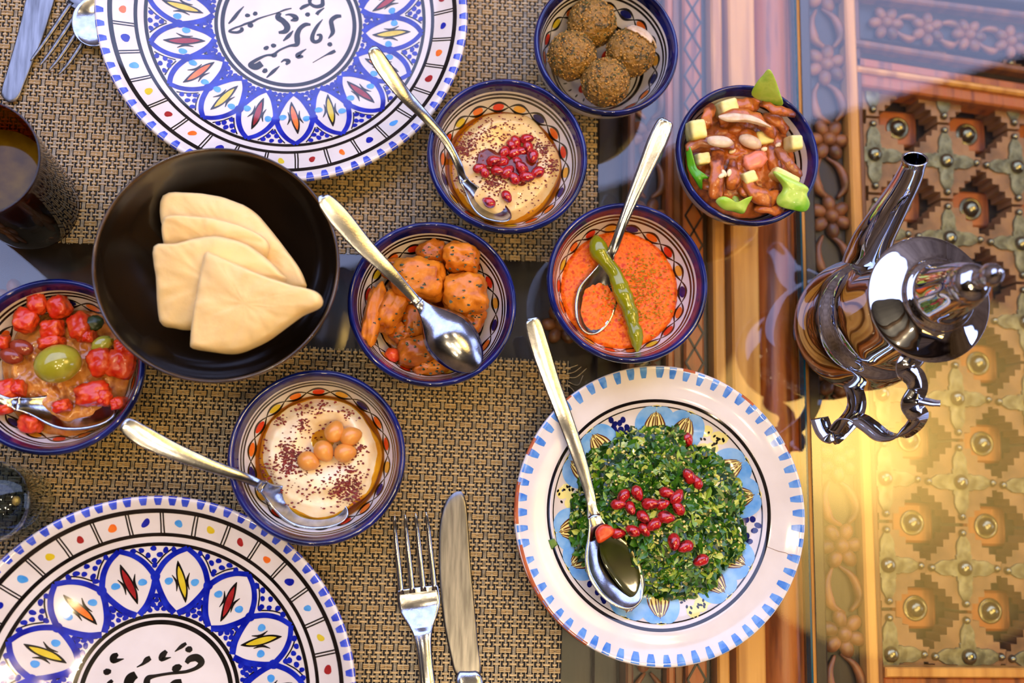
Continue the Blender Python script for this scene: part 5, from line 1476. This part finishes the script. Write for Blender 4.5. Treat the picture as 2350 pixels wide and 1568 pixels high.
mb.build('salad_mound', F['pars_d'], trr)
r2 = random.Random(21)
def leafchips(name, m, n_, smin, smax, spread=1.02, lift=.0012, fold=.45, asp=.55):
    mb = MB()
    for _ in range(n_):
        a = r2.uniform(0, 2*PI); q = math.sqrt(r2.random())*spread
        r_ = outl(a)*q; x, y = tc_.x+r_*math.cos(a), tc_.y+r_*math.sin(a)
        if math.hypot((x-sb_.x)/.016, (y-sb_.y)/.024) < 1: continue
        z = T+gz(x, y, 0)+r2.uniform(-.0004, lift)
        s = r2.uniform(smin, smax); w = s*asp*r2.uniform(.7, 1.2)
        Mx = rotm(r2.uniform(0, 2*PI), r2.uniform(-.7, .7), r2.uniform(-.7, .7)); fo = r2.uniform(-fold, fold)
        P = [(-s, 0, 0), (-s*.3, w, fo*w), (s*.5, w*.8, fo*w), (s, 0, s*.2*fo), (s*.5, -w*.8, fo*w), (-s*.3, -w, fo*w), (0, 0, .0)]
        mb.add(([np.array((x, y, z))+Mx@np.array(p) for p in P], [(6, k, (k+1) % 6) for k in range(6)]))
    mb.v = [tuple(q) for q in squeeze((mb.v, None), 'salad')[0]]
    o = mb.build(name, F[m], trr, smooth=False); o['kind'] = 'stuff'
leafchips('dark_parsley', 'pars_d', 950, .0022, .0064)
leafchips('mid_parsley', 'pars_m', 1300, .0018, .0056, lift=.0018)
leafchips('parsley_stems', 'pars_l', 850, .0015, .0052, lift=.0020, asp=.4)
leafchips('cucumber_bits', 'pars_p', 300, .0016, .0044, lift=.0024, asp=.6)
mb = MB()
for _ in range(620):
    a = r2.uniform(0, 2*PI); r_ = outl(a)*math.sqrt(r2.random())*1.03; x, y = tc_.x+r_*math.cos(a), tc_.y+r_*math.sin(a)
    if math.hypot((x-sb_.x)/.016, (y-sb_.y)/.024) < 1: continue
    s = r2.uniform(.0007, .0013)
    mb.add(blob((x, y, T+gz(x, y, 0)+r2.uniform(.0004, .0020)), (s, s*.85, s*.8), sub=1))
mb.v = [tuple(q) for q in squeeze((mb.v, None), 'salad')[0]]
o = mb.build('bulgur_grains', F['bulgur'], trr); o['kind'] = 'stuff'
pd = [at(x, y, .0228) for x, y in ((1380, 1215), (1412, 1222), (1445, 1250), (1470, 1295), (1480, 1345), (1466, 1380), (1438, 1366), (1402, 1322), (1378, 1272))]
tag(MB().add(slab(pd, .0012, edge=.3, n=60)).build('dressing_pool', F['dressing']), 'dark oily dressing pooled in the bowl of the long spoon', 'dressing')
seeds([(560, 665), (620, 650), (530, 708), (590, 722), (675, 705), (735, 708), (760, 650), (808, 675), (820, 730), (645, 765), (750, 770), (700, 805), (655, 828), (605, 838), (535, 850), (800, 885), (860, 912), (945, 980), (880, 575), (920, 605), (900, 385)],
      (1170, 820), .4772, 'seeds on the tabbouleh', 'shiny red pomegranate seed on the green tabbouleh', lambda x, y: T+gz(x, y, 0)+.0040, (.0050, .0039, .0037))
c = at(1170+.4772*452, 820+.4772*855, .036)
tag(MB().add(slab([at(1170+.4772*x, 820+.4772*y, .0268) for x, y in ((410, 840), (440, 805), (490, 810), (505, 840), (470, 875), (425, 895))], .004, n=48, bulge=.001, amp=.0004)).build('tomato_slice', F['tomato']), 'soft red tomato bit by the neck of the long spoon in the tabbouleh', 'tomato')
p = at(1270, 1250, .022)
tag(MB().add(slab([at(1258, 1240, .0197), at(1272, 1236, .0195), at(1280, 1250, .0193), at(1266, 1262, .0197)], .0006, n=30, sharp=True)).build('parsley_shred', F['pars_m']), 'single stray parsley shred on the white plate rim', 'parsley')
